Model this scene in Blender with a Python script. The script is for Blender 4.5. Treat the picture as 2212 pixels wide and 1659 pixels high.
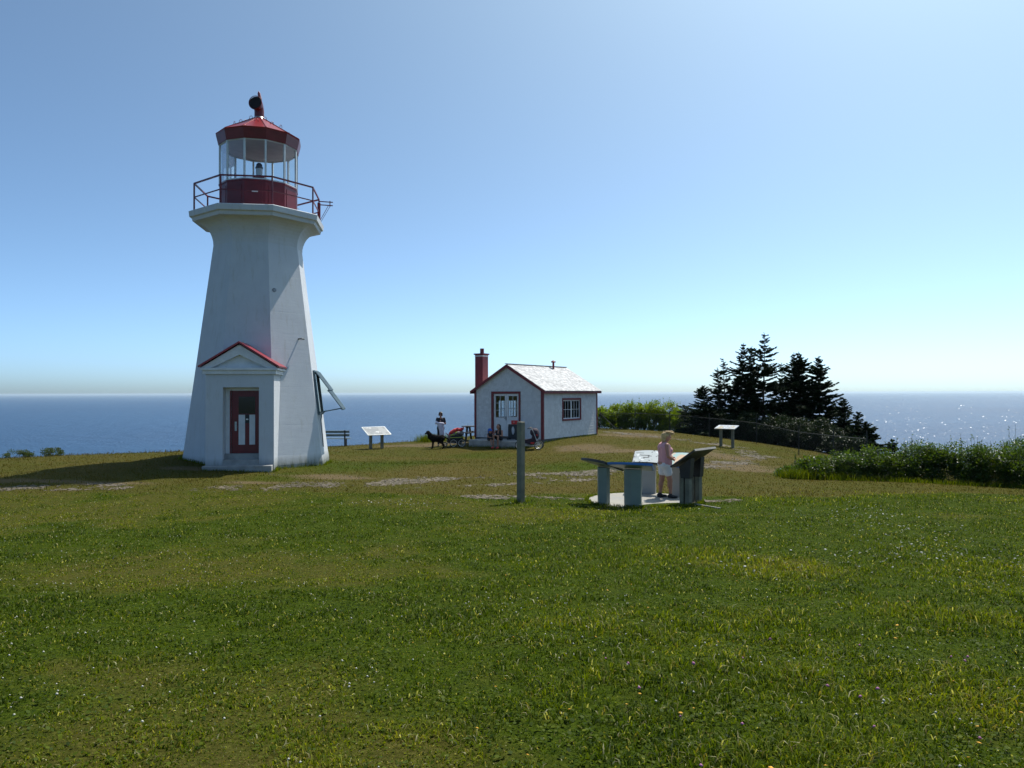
import bpy, bmesh, math, random
import numpy as np
from mathutils import Vector, Matrix

for _o in list(bpy.data.objects):
    bpy.data.objects.remove(_o)
scene = bpy.context.scene
COL = scene.collection
R = math.radians
random.seed(7)
rng = np.random.default_rng(7)

# ------------------------------------------------------------------ camera
F = 1585.0                    # focal length in units where the frame is 2212 x 1659
CX, CY = 1106.0, 829.5
EYE = Vector((0, 0, 1.65))
PITCH, ROLL = R(0.69), R(-0.155)
CAMROT = Matrix.Rotation(R(90) + PITCH, 3, 'X') @ Matrix.Rotation(ROLL, 3, 'Z')
cam_d = bpy.data.cameras.new('camera')
cam_d.sensor_width = 36.0
cam_d.lens = F / 2212.0 * 36.0
cam_d.clip_start = 0.1
cam_d.clip_end = 300000
cam = bpy.data.objects.new('camera', cam_d)
COL.objects.link(cam)
cam.matrix_world = Matrix.Translation(EYE) @ CAMROT.to_4x4()
scene.camera = cam

# ------------------------------------------------------------------ sky and sun
SUN_EL, SUN_AZ = R(59), R(37.5)          # azimuth measured from +Y towards +X
SUN_DIR = Vector((math.sin(SUN_AZ) * math.cos(SUN_EL), math.cos(SUN_AZ) * math.cos(SUN_EL), math.sin(SUN_EL)))
world = bpy.data.worlds.new('World')
scene.world = world
world.use_nodes = True
wn = world.node_tree
wn.nodes.clear()
w_out = wn.nodes.new('ShaderNodeOutputWorld')
w_bg = wn.nodes.new('ShaderNodeBackground')
w_sky = wn.nodes.new('ShaderNodeTexSky')
w_sky.sky_type = 'NISHITA'
w_sky.sun_disc = False
w_sky.sun_elevation = SUN_EL
w_sky.sun_rotation = SUN_AZ
w_sky.altitude = 0
w_sky.air_density = 0.30
w_sky.dust_density = 1.5
w_sky.ozone_density = 3.0
w_bg.inputs['Strength'].default_value = 0.15
w_wb = wn.nodes.new('ShaderNodeMix'); w_wb.data_type = 'RGBA'; w_wb.blend_type = 'MULTIPLY'   # white balance
w_wb.inputs[0].default_value = 1.0
w_wb.inputs[7].default_value = (0.86, 1.10, 1.06, 1)
wn.links.new(w_sky.outputs[0], w_wb.inputs[6])
wn.links.new(w_wb.outputs[2], w_bg.inputs[0])
wn.links.new(w_bg.outputs[0], w_out.inputs[0])
sun_d = bpy.data.lights.new('sun', 'SUN')
sun_d.energy = 3.5
sun_d.angle = R(0.53)
sun_d.color = (1.0, 0.95, 0.87)
sun = bpy.data.objects.new('sun', sun_d)
COL.objects.link(sun)
sun.rotation_euler = SUN_DIR.to_track_quat('Z', 'Y').to_euler()
sun.location = (20, 30, 60)

scene.view_settings.view_transform = 'Standard'
scene.view_settings.look = 'None'
scene.view_settings.exposure = 0.72
scene.view_settings.gamma = 1.0
scene.view_settings.use_curve_mapping = False
scene.render.engine = 'CYCLES'
scene.cycles.use_denoising = True
scene.cycles.denoising_prefilter = 'ACCURATE'
scene.cycles.max_bounces = 6
scene.cycles.diffuse_bounces = 3
scene.cycles.glossy_bounces = 3
scene.cycles.transmission_bounces = 6
scene.cycles.transparent_max_bounces = 12
scene.cycles.sample_clamp_indirect = 8

def ray(px, py):
    return CAMROT @ Vector(((px - CX) / F, (CY - py) / F, -1.0))
def at(px, py, Y):
    """world point seen at (px, py) of the 2212-wide photograph, Y metres ahead"""
    d = ray(px, py)
    return EYE + d * (Y / d.y)

# ------------------------------------------------------------------ numpy noise
_lat = rng.random((256, 256))
def vnoise(x, y, seed=0):
    x = np.asarray(x, float) + seed * 17.31; y = np.asarray(y, float) + seed * 9.77
    xi = np.floor(x).astype(int); yi = np.floor(y).astype(int)
    fx = x - xi; fy = y - yi
    fx = fx * fx * (3 - 2 * fx); fy = fy * fy * (3 - 2 * fy)
    a = _lat[xi % 256, yi % 256]; b = _lat[(xi + 1) % 256, yi % 256]
    c = _lat[xi % 256, (yi + 1) % 256]; d = _lat[(xi + 1) % 256, (yi + 1) % 256]
    return (a * (1 - fx) + b * fx) * (1 - fy) + (c * (1 - fx) + d * fx) * fy
def fbm(x, y, s, seed=0, o=4):
    v = 0; a = .5; t = 0
    for k in range(o):
        v = v + a * vnoise(np.asarray(x) / s, np.asarray(y) / s, seed + k * 3.1); t += a
        a *= .5; s *= .5
    return v / t
def sstep(a, b, x):
    t = np.clip((np.asarray(x, float) - a) / (b - a), 0, 1)
    return t * t * (3 - 2 * t)

# ------------------------------------------------------------------ materials
MATS = {}
def _new(name):
    m = bpy.data.materials.new(name); m.use_nodes = True
    nt = m.node_tree
    b = nt.nodes['Principled BSDF']
    MATS[name] = m
    return m, nt, b
def N(nt, typ, **kw):
    n = nt.nodes.new(typ)
    for k, v in kw.items():
        setattr(n, k, v)
    return n
def noise_node(nt, vec, scale, detail=4, rough=.55):
    n = N(nt, 'ShaderNodeTexNoise')
    n.inputs['Scale'].default_value = scale
    n.inputs['Detail'].default_value = detail
    n.inputs['Roughness'].default_value = rough
    if vec is not None: nt.links.new(vec, n.inputs['Vector'])
    return n
def ramp(nt, fac, stops):
    r = N(nt, 'ShaderNodeValToRGB')
    e = r.color_ramp.elements
    while len(e) < len(stops): e.new(.5)
    for k, (p, c) in enumerate(stops):
        e[k].position = p
        e[k].color = (c[0], c[1], c[2], 1)
    nt.links.new(fac, r.inputs['Fac'])
    return r
def mixc(nt, fac, a, b, mode='MIX'):
    m = N(nt, 'ShaderNodeMix', data_type='RGBA', blend_type=mode)
    for s, v in ((m.inputs[0], fac), (m.inputs[6], a), (m.inputs[7], b)):
        if isinstance(v, (int, float)): s.default_value = v
        elif isinstance(v, tuple): s.default_value = (v[0], v[1], v[2], 1)
        else: nt.links.new(v, s)
    return m.outputs[2]
def mathn(nt, op, a, b=None, clamp=False):
    m = N(nt, 'ShaderNodeMath', operation=op, use_clamp=clamp)
    for s, v in ((m.inputs[0], a), (m.inputs[1], b)):
        if v is None: continue
        if isinstance(v, (int, float)): s.default_value = v
        else: nt.links.new(v, s)
    return m.outputs[0]
def bump(nt, b, h, strength=.3, dist=.02):
    n = N(nt, 'ShaderNodeBump')
    n.inputs['Strength'].default_value = strength
    n.inputs['Distance'].default_value = dist
    nt.links.new(h, n.inputs['Height'])
    nt.links.new(n.outputs[0], b.inputs['Normal'])

def simple(name, col, rough=.6, var=.2, scale=6, metal=0, bs=.15, bd=.004, bscale=None, spec=.5, perobj=0.0, dirt=None):
    """plain surface whose tone wanders a little, with fine relief"""
    m, nt, b = _new(name)
    tc = N(nt, 'ShaderNodeTexCoord')
    n = noise_node(nt, tc.outputs['Object'], scale)
    lo = tuple(max(0, c * (1 - var)) for c in col); hi = tuple(min(1, c * (1 + var)) for c in col)
    c = ramp(nt, n.outputs[0], [(.3, lo), (.7, hi)]).outputs[0]
    if perobj:
        oi = N(nt, 'ShaderNodeObjectInfo')
        isl = N(nt, 'ShaderNodeNewGeometry')
        fr_ = mathn(nt, 'FRACT', mathn(nt, 'ADD', oi.outputs['Random'], isl.outputs['Random Per Island']))
        v = mathn(nt, 'MULTIPLY_ADD', fr_, 2 * perobj)
        v.node.inputs[2].default_value = 1 - perobj
        hsv = N(nt, 'ShaderNodeHueSaturation')
        nt.links.new(v, hsv.inputs['Value']); nt.links.new(c, hsv.inputs['Color'])
        c = hsv.outputs[0]
    if dirt:
        n2 = noise_node(nt, tc.outputs['Object'], dirt[1], 6, .65)
        f = ramp(nt, n2.outputs[0], [(dirt[2], (0, 0, 0)), (min(1, dirt[2] + .12), (1, 1, 1))]).outputs[0]
        c = mixc(nt, f, c, dirt[0])
    nt.links.new(c, b.inputs['Base Color'])
    b.inputs['Roughness'].default_value = rough
    b.inputs['Metallic'].default_value = metal
    b.inputs['Specular IOR Level'].default_value = spec
    if bs:
        n3 = noise_node(nt, tc.outputs['Object'], bscale or scale * 8, 5)
        bump(nt, b, n3.outputs[0], bs, bd)
    return m

def leafmat(name, stops, transl=.45, rough=.5, tcol=None, spec=.3):
    """thin leaf or blade: colour from the per-leaf tint, light passes through"""
    m, nt, b = _new(name)
    a = N(nt, 'ShaderNodeAttribute', attribute_name='tint')
    c = ramp(nt, a.outputs['Fac'], stops).outputs[0]
    nt.links.new(c, b.inputs['Base Color'])
    b.inputs['Roughness'].default_value = rough
    b.inputs['Specular IOR Level'].default_value = spec
    t = N(nt, 'ShaderNodeBsdfTranslucent')
    tc_ = mixc(nt, 1.0, c, tcol or (1.6, 1.5, .7), 'MULTIPLY')
    nt.links.new(tc_, t.inputs['Color'])
    mx = N(nt, 'ShaderNodeMixShader'); mx.inputs[0].default_value = transl
    nt.links.new(b.outputs[0], mx.inputs[1]); nt.links.new(t.outputs[0], mx.inputs[2])
    nt.links.new(mx.outputs[0], nt.nodes['Material Output'].inputs['Surface'])
    return m

def glassmat(name, tint=(.9, .95, .95), refl=.12):
    """window pane: mostly clear, with a fresnel reflection"""
    m, nt, b = _new(name)
    tr = N(nt, 'ShaderNodeBsdfTransparent'); tr.inputs[0].default_value = (*tint, 1)
    gl = N(nt, 'ShaderNodeBsdfGlossy'); gl.inputs['Roughness'].default_value = .03
    fr = N(nt, 'ShaderNodeFresnel'); fr.inputs[0].default_value = 1.45
    f = mathn(nt, 'MULTIPLY_ADD', fr.outputs[0], .7)
    f.node.inputs[2].default_value = refl * .3
    mx = N(nt, 'ShaderNodeMixShader')
    nt.links.new(f, mx.inputs[0]); nt.links.new(tr.outputs[0], mx.inputs[1]); nt.links.new(gl.outputs[0], mx.inputs[2])
    nt.links.new(mx.outputs[0], nt.nodes['Material Output'].inputs['Surface'])
    return m

# ------------------------------------------------------------------ mesh builder
class MB:
    def __init__(s):
        s.v = []; s.f = []; s.m = []; s.cur = 0
    def add(s, vs, fs):
        o = len(s.v); s.v += [tuple(p) for p in vs]
        for f in fs:
            s.f.append(tuple(i + o for i in f)); s.m.append(s.cur)
        return s
    def box(s, c, size, rot=None):
        hx, hy, hz = size[0] / 2, size[1] / 2, size[2] / 2
        P = [Vector((x, y, z)) for x in (-hx, hx) for y in (-hy, hy) for z in (-hz, hz)]
        if rot is not None: P = [rot @ p for p in P]
        c = Vector(c)
        return s.add([p + c for p in P], [(0, 1, 3, 2), (4, 6, 7, 5), (0, 4, 5, 1), (2, 3, 7, 6), (0, 2, 6, 4), (1, 5, 7, 3)])
    def b2(s, x0, x1, y0, y1, z0, z1):
        return s.box(((x0 + x1) / 2, (y0 + y1) / 2, (z0 + z1) / 2), (abs(x1 - x0), abs(y1 - y0), abs(z1 - z0)))
    def bbox(s, x0, x1, y0, y1, z0, z1, bev=.01):
        """box with chamfered edges along z and chamfered top"""
        def ring(i, z):
            a, b, c, d = x0 + i, x1 - i, y0 + i, y1 - i
            e = bev
            return [(a + e, c, z), (b - e, c, z), (b, c + e, z), (b, d - e, z), (b - e, d, z), (a + e, d, z), (a, d - e, z), (a, c + e, z)]
        return s.loft([ring(0, z0), ring(0, z1 - bev), ring(bev, z1)])
    def bar(s, p, q, w, h=None, up=(0, 0, 1)):
        """rectangular bar from p to q"""
        p = Vector(p); q = Vector(q); h = h or w
        d = (q - p).normalized(); u = Vector(up)
        if abs(d.dot(u)) > .98: u = Vector((0, 1, 0))
        x = d.cross(u).normalized(); y = x.cross(d)
        A = []
        for e in (p, q):
            for i, j in ((-1, -1), (1, -1), (1, 1), (-1, 1)):
                A.append(e + x * (i * w / 2) + y * (j * h / 2))
        return s.add(A, [(0, 3, 2, 1), (4, 5, 6, 7), (0, 1, 5, 4), (1, 2, 6, 5), (2, 3, 7, 6), (3, 0, 4, 7)])
    def tube(s, pts, r, n=8, cap=True, closed=False):
        pts = [Vector(p) for p in pts]
        k = len(pts)
        rs = r if isinstance(r, (list, tuple)) else [r] * k
        rings = []; ref = None
        for i, p in enumerate(pts):
            if closed: d = pts[(i + 1) % k] - pts[i - 1]
            else: d = pts[min(i + 1, k - 1)] - pts[max(i - 1, 0)]
            d = d.normalized()
            if ref is None or abs(ref.dot(d)) > .999:
                ref = Vector((0, 0, 1)) if abs(d.z) < .9 else Vector((1, 0, 0))
            x = (ref - d * ref.dot(d)).normalized(); y = d.cross(x); ref = x
            rings.append([p + (x * math.cos(2 * math.pi * j / n) + y * math.sin(2 * math.pi * j / n)) * rs[i] for j in range(n)])
        if closed: rings.append(rings[0])
        return s.loft(rings, cap and not closed)
    def loft(s, rings, cap=True, wrap=True):
        n = len(rings[0]); vs = [p for r in rings for p in r]; fs = []
        for i in range(len(rings) - 1):
            for j in range(n if wrap else n - 1):
                a = i * n + j; b = i * n + (j + 1) % n
                fs.append((a, b, b + n, a + n))
        if cap:
            fs.append(tuple(range(n - 1, -1, -1)))
            fs.append(tuple((len(rings) - 1) * n + j for j in range(n)))
        return s.add(vs, fs)
    def lathe(s, prof, c=(0, 0, 0), n=16, rot=0, cap=True):
        rings = []
        for (r, z) in prof:
            rings.append([(c[0] + r * math.cos(rot + 2 * math.pi * j / n), c[1] + r * math.sin(rot + 2 * math.pi * j / n), c[2] + z) for j in range(n)])
        return s.loft(rings, cap)
    def prism(s, poly, axis, a0, a1):
        """extrude a polygon given in the two other axes along x, y or z"""
        def P(u, v, w):
            return {'x': (w, u, v), 'y': (u, w, v), 'z': (u, v, w)}[axis]
        n = len(poly)
        vs = [P(u, v, a0) for u, v in poly] + [P(u, v, a1) for u, v in poly]
        fs = [tuple(range(n)), tuple(range(2 * n - 1, n - 1, -1))]
        for i in range(n):
            j = (i + 1) % n
            fs.append((i, i + n, j + n, j))
        return s.add(vs, fs)
    def sphere(s, c, r, n=12, m=8):
        rr = r if isinstance(r, (tuple, list)) else (r, r, r)
        rings = []
        for i in range(1, m):
            t = math.pi * i / m
            rings.append([(c[0] + rr[0] * math.sin(t) * math.cos(2 * math.pi * j / n), c[1] + rr[1] * math.sin(t) * math.sin(2 * math.pi * j / n), c[2] - rr[2] * math.cos(t)) for j in range(n)])
        return s.loft(rings)
    def mesh(s, name, mats, smooth=False):
        me = bpy.data.meshes.new(name)
        me.from_pydata(s.v, [], s.f)
        for m in (mats if isinstance(mats, (list, tuple)) else [mats]):
            me.materials.append(m)
        if any(s.m): me.polygons.foreach_set('material_index', s.m)
        bm = bmesh.new(); bm.from_mesh(me)
        bmesh.ops.recalc_face_normals(bm, faces=bm.faces)
        bm.to_mesh(me); bm.free()
        if smooth:
            me.polygons.foreach_set('use_smooth', [True] * len(me.polygons))
            if smooth != 'all': me.set_sharp_from_angle(angle=R(40))
        return me
    def build(s, name, mat, parent=None, smooth=False, loc=None, rot=None):
        o = bpy.data.objects.new(name, s.mesh(name, mat, smooth))
        COL.objects.link(o)
        if parent is not None: o.parent = parent
        if loc is not None: o.location = loc
        if rot is not None: o.rotation_euler = rot
        return o

def tag(o, label, cat, group=None):
    o['label'] = label; o['category'] = cat
    if group: o['group'] = group
    return o
def thing(name, label, cat, loc=(0, 0, 0), rz=0, group=None):
    o = bpy.data.objects.new(name, None)
    o.empty_display_size = .2
    COL.objects.link(o)
    o.location = loc; o.rotation_euler = (0, 0, rz)
    return tag(o, label, cat, group)
def kind(o, k):
    o['kind'] = k
    return o
def linkmesh(name, me, parent=None, loc=None, rot=None, scale=None):
    o = bpy.data.objects.new(name, me); COL.objects.link(o)
    if parent is not None: o.parent = parent
    if loc is not None: o.location = loc
    if rot is not None: o.rotation_euler = rot
    if scale is not None: o.scale = scale
    return o

def npmesh(name, verts, faces_n, mats, tint=None, matidx=None, smooth=False):
    """verts (V,3); faces_n (Fn,k) all of the same k"""
    me = bpy.data.meshes.new(name)
    V = len(verts); Fn, k = faces_n.shape
    me.vertices.add(V); me.vertices.foreach_set('co', np.asarray(verts, np.float32).ravel())
    me.loops.add(Fn * k); me.loops.foreach_set('vertex_index', np.asarray(faces_n, np.int32).ravel())
    me.polygons.add(Fn)
    me.polygons.foreach_set('loop_start', np.arange(0, Fn * k, k, dtype=np.int32))
    me.polygons.foreach_set('loop_total', np.full(Fn, k, np.int32))
    for m in (mats if isinstance(mats, (list, tuple)) else [mats]): me.materials.append(m)
    if matidx is not None: me.polygons.foreach_set('material_index', np.asarray(matidx, np.int32))
    if smooth: me.polygons.foreach_set('use_smooth', np.ones(Fn, bool))
    me.update(calc_edges=True)
    if tint is not None:
        a = me.attributes.new('tint', 'FLOAT', 'POINT')
        a.data.foreach_set('value', np.asarray(tint, np.float32))
    return me

# ------------------------------------------------------------------ ground heights
_cp = []
def cpx(px, py, Y):
    p = at(px, py, Y); _cp.append((p.x, p.y, p.z))
for y in (-6, 0, 4, 8, 12, 15.5):
    for x in (-12, -6, 0, 6, 13):
        _cp.append((x, y, -.053 * max(y, 0)))
for a in ((0, 1066, 17.6), (300, 1064, 18.0), (600, 1062, 18.2), (900, 1068, 17.9), (590, 1020, 22.3), (711, 1005, 24.4), (393, 981, 24.9),
          (0, 1000, 23.5), (200, 998, 23.5), (0, 990, 26.6), (200, 983, 26.6), (813, 969, 35), (712, 965, 40.2), (900, 954, 40.6),
          (935, 969, 35.6), (1000, 946, 43), (1072, 971, 34.0), (1162, 972, 33.2), (1320, 931, 44), (1296, 928, 50), (1447, 933, 47),
          (1532, 944, 44), (1634, 958, 40), (1725, 983, 36), (1570, 966, 36), (1387, 1083, 17.4), (1125, 1087, 17.0), (1690, 1034, 22.4),
          (1950, 1044, 21), (2212, 1059, 19.8), (1400, 1000, 25), (1200, 1000, 26), (1000, 1000, 26), (1280, 965, 33), (1400, 960, 34),
          (850, 1000, 28), (1640, 1000, 28)):
    cpx(*a)
for p in ((-1.9, 37.0, -.86), (1.45, 34.9, -.74), (4.6, 39.8, -.66), (1.3, 42, -.75), (-40, 24, -.6), (-30, 10, -.5), (30, 8, -.5), (34, 20, -1.3),
          (10, 56, -1.2), (18, 50, -2.2), (24, 42, -2.6), (30, 32, -2.4), (0, 50, -.95), (-10, 46, -1.4), (-25, 32, -1.4), (22, 30, -1.7)):
    _cp.append(p)
_cp = np.array(_cp)
def _tps(r2):
    return np.where(r2 > 1e-9, .5 * r2 * np.log(np.maximum(r2, 1e-9)), 0)
_n = len(_cp)
_d2 = (_cp[:, None, 0] - _cp[None, :, 0]) ** 2 + (_cp[:, None, 1] - _cp[None, :, 1]) ** 2
_A = np.zeros((_n + 3, _n + 3)); _A[:_n, :_n] = _tps(_d2) + np.eye(_n) * 1.2
_A[:_n, _n] = 1; _A[:_n, _n + 1:] = _cp[:, :2]; _A[_n, :_n] = 1; _A[_n + 1:, :_n] = _cp[:, :2].T
_w = np.linalg.solve(_A, np.concatenate([_cp[:, 2], [0, 0, 0]]))
# cliff edge, left to right
EDGE = np.array([(-80, 22), (-40, 25), (-18.8, 27.0), (-12.6, 27.2), (-12.6, 33), (-10.4, 41), (-5.4, 41.2), (-2.9, 44.5), (1, 52), (6, 57), (13, 57), (20, 51), (27, 41), (38, 33), (80, 26)], float)
def edge_dist(x, y):
    """metres beyond the cliff edge (negative on land)"""
    x = np.asarray(x, float); y = np.asarray(y, float)
    best = np.full(x.shape, 1e9); sgn = np.zeros(x.shape)
    for (x0, y0), (x1, y1) in zip(EDGE[:-1], EDGE[1:]):
        dx, dy = x1 - x0, y1 - y0
        t = np.clip(((x - x0) * dx + (y - y0) * dy) / (dx * dx + dy * dy), 0, 1)
        d = np.hypot(x - x0 - t * dx, y - y0 - t * dy)
        c = dx * (y - y0) - dy * (x - x0)
        u = d < best
        best = np.where(u, d, best); sgn = np.where(u, np.where(c > 0, 1, -1), sgn)
    return best * sgn
def gz(x, y, micro=True):
    x = np.asarray(x, float); y = np.asarray(y, float)
    sh = x.shape; X = x.ravel(); Y = y.ravel()
    Xc = np.clip(X, -45, 45); Yc = np.clip(Y, -8, 60)
    out = np.empty(X.shape)
    for i in range(0, len(X), 20000):
        a = Xc[i:i + 20000]; b = Yc[i:i + 20000]
        r2 = (a[:, None] - _cp[None, :, 0]) ** 2 + (b[:, None] - _cp[None, :, 1]) ** 2
        out[i:i + 20000] = _tps(r2) @ _w[:_n] + _w[_n] + _w[_n + 1] * a + _w[_n + 2] * b
    e = edge_dist(X, Y)
    e = e + (fbm(X, Y, 2.5, 5) - .5) * 1.2
    ep = np.maximum(e, 0)
    out = out - np.where(ep < 2, .28 * ep * ep, 1.12 + (ep - 2) * 1.15)
    if micro: out = out + (fbm(X, Y, 1.3, 11) - .5) * .05
    return np.maximum(out, -82).reshape(sh)
def g1(x, y):
    return float(gz(np.array([x]), np.array([y]))[0])
def on_ground(px, py, Y):
    p = at(px, py, Y); return Vector((p.x, p.y, g1(p.x, p.y)))
def gp(px, py):
    """where the sight line through a pixel meets the ground"""
    Ys = np.concatenate([np.linspace(2, 30, 400), np.linspace(30, 60, 300)])
    d = ray(px, py)
    X = d.x / d.y * Ys; Z = EYE.z + d.z / d.y * Ys
    s = Z - gz(X, Ys, False)
    k = np.argmax(s < 0)
    return (float(X[k]), float(Ys[k]))
# ------------------------------------------------------------------ ground cover fields
def dist_poly(x, y, pts):
    best = np.full(np.shape(x), 1e9)
    for (x0, y0), (x1, y1) in zip(pts[:-1], pts[1:]):
        dx, dy = x1 - x0, y1 - y0
        t = np.clip(((x - x0) * dx + (y - y0) * dy) / (dx * dx + dy * dy + 1e-9), 0, 1)
        best = np.minimum(best, np.hypot(x - x0 - t * dx, y - y0 - t * dy))
    return best
PATHS = [([gp(*p) for p in ((-200, 1064), (0, 1058), (130, 1054), (260, 1052))], .34),
         ([gp(*p) for p in ((480, 1057), (600, 1053), (740, 1047), (860, 1042), (1010, 1033), (1130, 1026), (1280, 1022), (1400, 1018), (1520, 1010), (1600, 1000), (1640, 985), (1600, 970), (1540, 958), (1450, 948), (1380, 940), (1310, 933))], .55),
         ([gp(*p) for p in ((880, 1058), (1000, 1052), (1090, 1046), (1300, 1036))], .22),
         ([gp(*p) for p in ((1010, 1073), (1160, 1076), (1270, 1079))], .26),
         ([gp(*p) for p in ((1500, 1082), (1580, 1080))], .25)]
BARE = [(gp(680, 1028), 1.3, .55), (gp(740, 1033), 1.6, .4), (gp(560, 1042), .9, .3), (gp(1265, 968), 1.6, 1.5), (gp(1340, 975), 2.2, .9), (gp(60, 1040), 1.8, .35), (gp(200, 1043), 1.6, .25),
        (gp(1600, 1010), 2.0, 1.6), (gp(1560, 985), 1.5, 2.5), (gp(1380, 940), 2.6, 2.0), (gp(900, 962), 3, 1.2), (gp(400, 1013), 1.1, .35), (gp(1480, 985), 1.6, 1.2)]
def f_gravel(x, y):
    g = np.zeros(np.shape(x))
    n = fbm(x, y, .9, 21) - .5
    for pts, w in PATHS:
        d = dist_poly(x, y, pts)
        g = np.maximum(g, sstep(w * 1.7, w * .2, d + n * w * 3.0))
    return np.clip(g * (.25 + 1.1 * sstep(.36, .62, fbm(x, y, .8, 27))), 0, 1)
def f_bare(x, y):
    b = np.zeros(np.shape(x)); n = fbm(x, y, 1.1, 31) - .5
    for (c, rx, ry) in BARE:
        d = np.hypot((x - c[0]) / rx, (y - c[1]) / ry)
        b = np.maximum(b, sstep(1.15, .45, d + n * 1.3))
    return b
def f_dry(x, y):
    """0 fresh green .. 1 straw; the mown lawn is mostly fresh, the worn headland mostly dry"""
    d = fbm(x, y, 2.6, 41) * .75 + fbm(x, y, .7, 44) * .25
    edge = 18.1 + .35 * np.sin(np.asarray(x) * .7) + (fbm(x, y, 1.2, 47) - .5) * .8
    far = sstep(-.25, .3, np.asarray(y) - edge)
    lawn = .52 * sstep(.50, .72, d + np.clip(-.018 * np.asarray(x), -.12, .11) + .03)
    head = .64 + .8 * (d - .5) + .28 * (fbm(x, y, 5, 50) - .5)
    for c, rr in ((gp(760, 1005), 3.0), (gp(900, 1000), 2.5), (gp(600, 1030), 1.2), (gp(1040, 985), 2.2), (gp(1330, 1003), 1.5), (gp(1240, 1008), 2)):
        head = head - .45 * sstep(rr, rr * .3, np.hypot(x - c[0], (y - c[1]) * .8))
    return np.clip(lawn * (1 - far) + head * far, 0, 1), far

xs = np.unique(np.round(np.concatenate([np.linspace(-400, -140, 8), np.linspace(-140, -46, 24), np.arange(-46, -20, .6), np.arange(-20, 22, .2), np.arange(22, 46, .6), np.linspace(46, 140, 24), np.linspace(140, 400, 8)]), 3))
ys = np.unique(np.round(np.concatenate([np.linspace(-300, -8, 14), np.arange(-8, 2, 1.0), np.arange(2, 46, .18), np.arange(46, 64, .5), np.linspace(64, 160, 40)]), 3))
GX, GY = np.meshgrid(xs, ys)
GZ = gz(GX, GY)
nx, ny = len(xs), len(ys)
ii = (np.arange(ny - 1)[:, None] * nx + np.arange(nx - 1)[None, :]).ravel()
gf = np.stack([ii, ii + 1, ii + nx + 1, ii + nx], 1)

def ground_material():
    m, nt, b = _new('ground_soil_turf')
    geo = N(nt, 'ShaderNodeNewGeometry')
    P = geo.outputs['Position']
    def attr(n): return N(nt, 'ShaderNodeAttribute', attribute_name=n).outputs['Fac']
    fine = noise_node(nt, P, 28, 6, .7).outputs[0]
    mid = noise_node(nt, P, 3.2, 5, .6).outputs[0]
    green = ramp(nt, fine, [(.3, (.010, .020, .0015)), (.52, (.036, .056, .0035)), (.75, (.080, .102, .008))]).outputs[0]
    straw = ramp(nt, fine, [(.28, (.034, .026, .006)), (.5, (.076, .058, .016)), (.74, (.135, .105, .036))]).outputs[0]
    f = mathn(nt, 'MULTIPLY_ADD', mid, .9); f.node.inputs[2].default_value = -.45
    f = mathn(nt, 'ADD', f, attr('dry'), True)
    c = mixc(nt, f, green, straw)
    soil = ramp(nt, fine, [(.3, (.065, .046, .024)), (.55, (.135, .10, .058)), (.75, (.21, .16, .10))]).outputs[0]
    c = mixc(nt, attr('bare'), c, soil)
    # exposed cliff rock below the rim
    rock = ramp(nt, mid, [(.3, (.07, .055, .04)), (.7, (.16, .13, .1))]).outputs[0]
    c = mixc(nt, attr('cliff'), c, rock)
    nt.links.new(c, b.inputs['Base Color'])
    b.inputs['Roughness'].default_value = .95
    b.inputs['Specular IOR Level'].default_value = .03
    bump(nt, b, fine, .9, .03)
    return m
M_ground = ground_material()
gme = npmesh('ground', np.stack([GX.ravel(), GY.ravel(), GZ.ravel()], 1), gf, M_ground, smooth=True)
_dry, _far = f_dry(GX.ravel(), GY.ravel())
_grv = f_gravel(GX.ravel(), GY.ravel())
for nm, val in (('dry', _dry), ('bare', f_bare(GX.ravel(), GY.ravel()) * .8), ('cliff', sstep(1.5, 5, edge_dist(GX.ravel(), GY.ravel())))):
    a = gme.attributes.new(nm, 'FLOAT', 'POINT'); a.data.foreach_set('value', val.astype(np.float32))
ground = bpy.data.objects.new('ground', gme); COL.objects.link(ground)
kind(ground, 'structure'); ground['label'] = 'grassy clifftop headland, green lawn in front and dry turf behind'

# gravel path: a thin ragged sheet lying on the turf
def gravel_material():
    m, nt, b = _new('gravel')
    geo = N(nt, 'ShaderNodeNewGeometry')
    v = N(nt, 'ShaderNodeTexVoronoi'); v.inputs['Scale'].default_value = 34
    nt.links.new(geo.outputs['Position'], v.inputs['Vector'])
    sep = N(nt, 'ShaderNodeSeparateColor'); nt.links.new(v.outputs['Color'], sep.inputs[0])
    c = ramp(nt, sep.outputs[0], [(0, (.040, .031, .017)), (.5, (.085, .067, .040)), (1, (.16, .13, .092))]).outputs[0]
    n = noise_node(nt, geo.outputs['Position'], 2.0, 4)
    c = mixc(nt, ramp(nt, n.outputs[0], [(.45, (0, 0, 0)), (.7, (.6, .6, .6))]).outputs[0], c, (.16, .125, .075))
    nt.links.new(c, b.inputs['Base Color']); b.inputs['Roughness'].default_value = .9
    bump(nt, b, v.outputs['Distance'], .8, .02)
    return m
M_gravel = gravel_material()
def path_sheet(x0, x1, y0, y1, st):
    X_, Y_ = np.meshgrid(np.arange(x0, x1, st), np.arange(y0, y1, st)); n_ = X_.shape[1]
    cx, cy = X_[:-1, :-1] + st / 2, Y_[:-1, :-1] + st / 2
    keep = (f_gravel(cx, cy) + (rng.random(cx.shape) - .5) * 1.1 > .80)
    i_ = (np.arange(X_.shape[0] - 1)[:, None] * n_ + np.arange(n_ - 1)[None, :])[keep]
    q = np.stack([i_, i_ + 1, i_ + n_ + 1, i_ + n_], 1)
    u, inv = np.unique(q.ravel(), return_inverse=True)
    xx, yy = X_.ravel()[u], Y_.ravel()[u]
    return np.stack([xx, yy, gz(xx, yy) + .006], 1), inv.reshape(-1, 4)
_v1, _f1 = path_sheet(-17, 17, 15.5, 24, .075)
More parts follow.
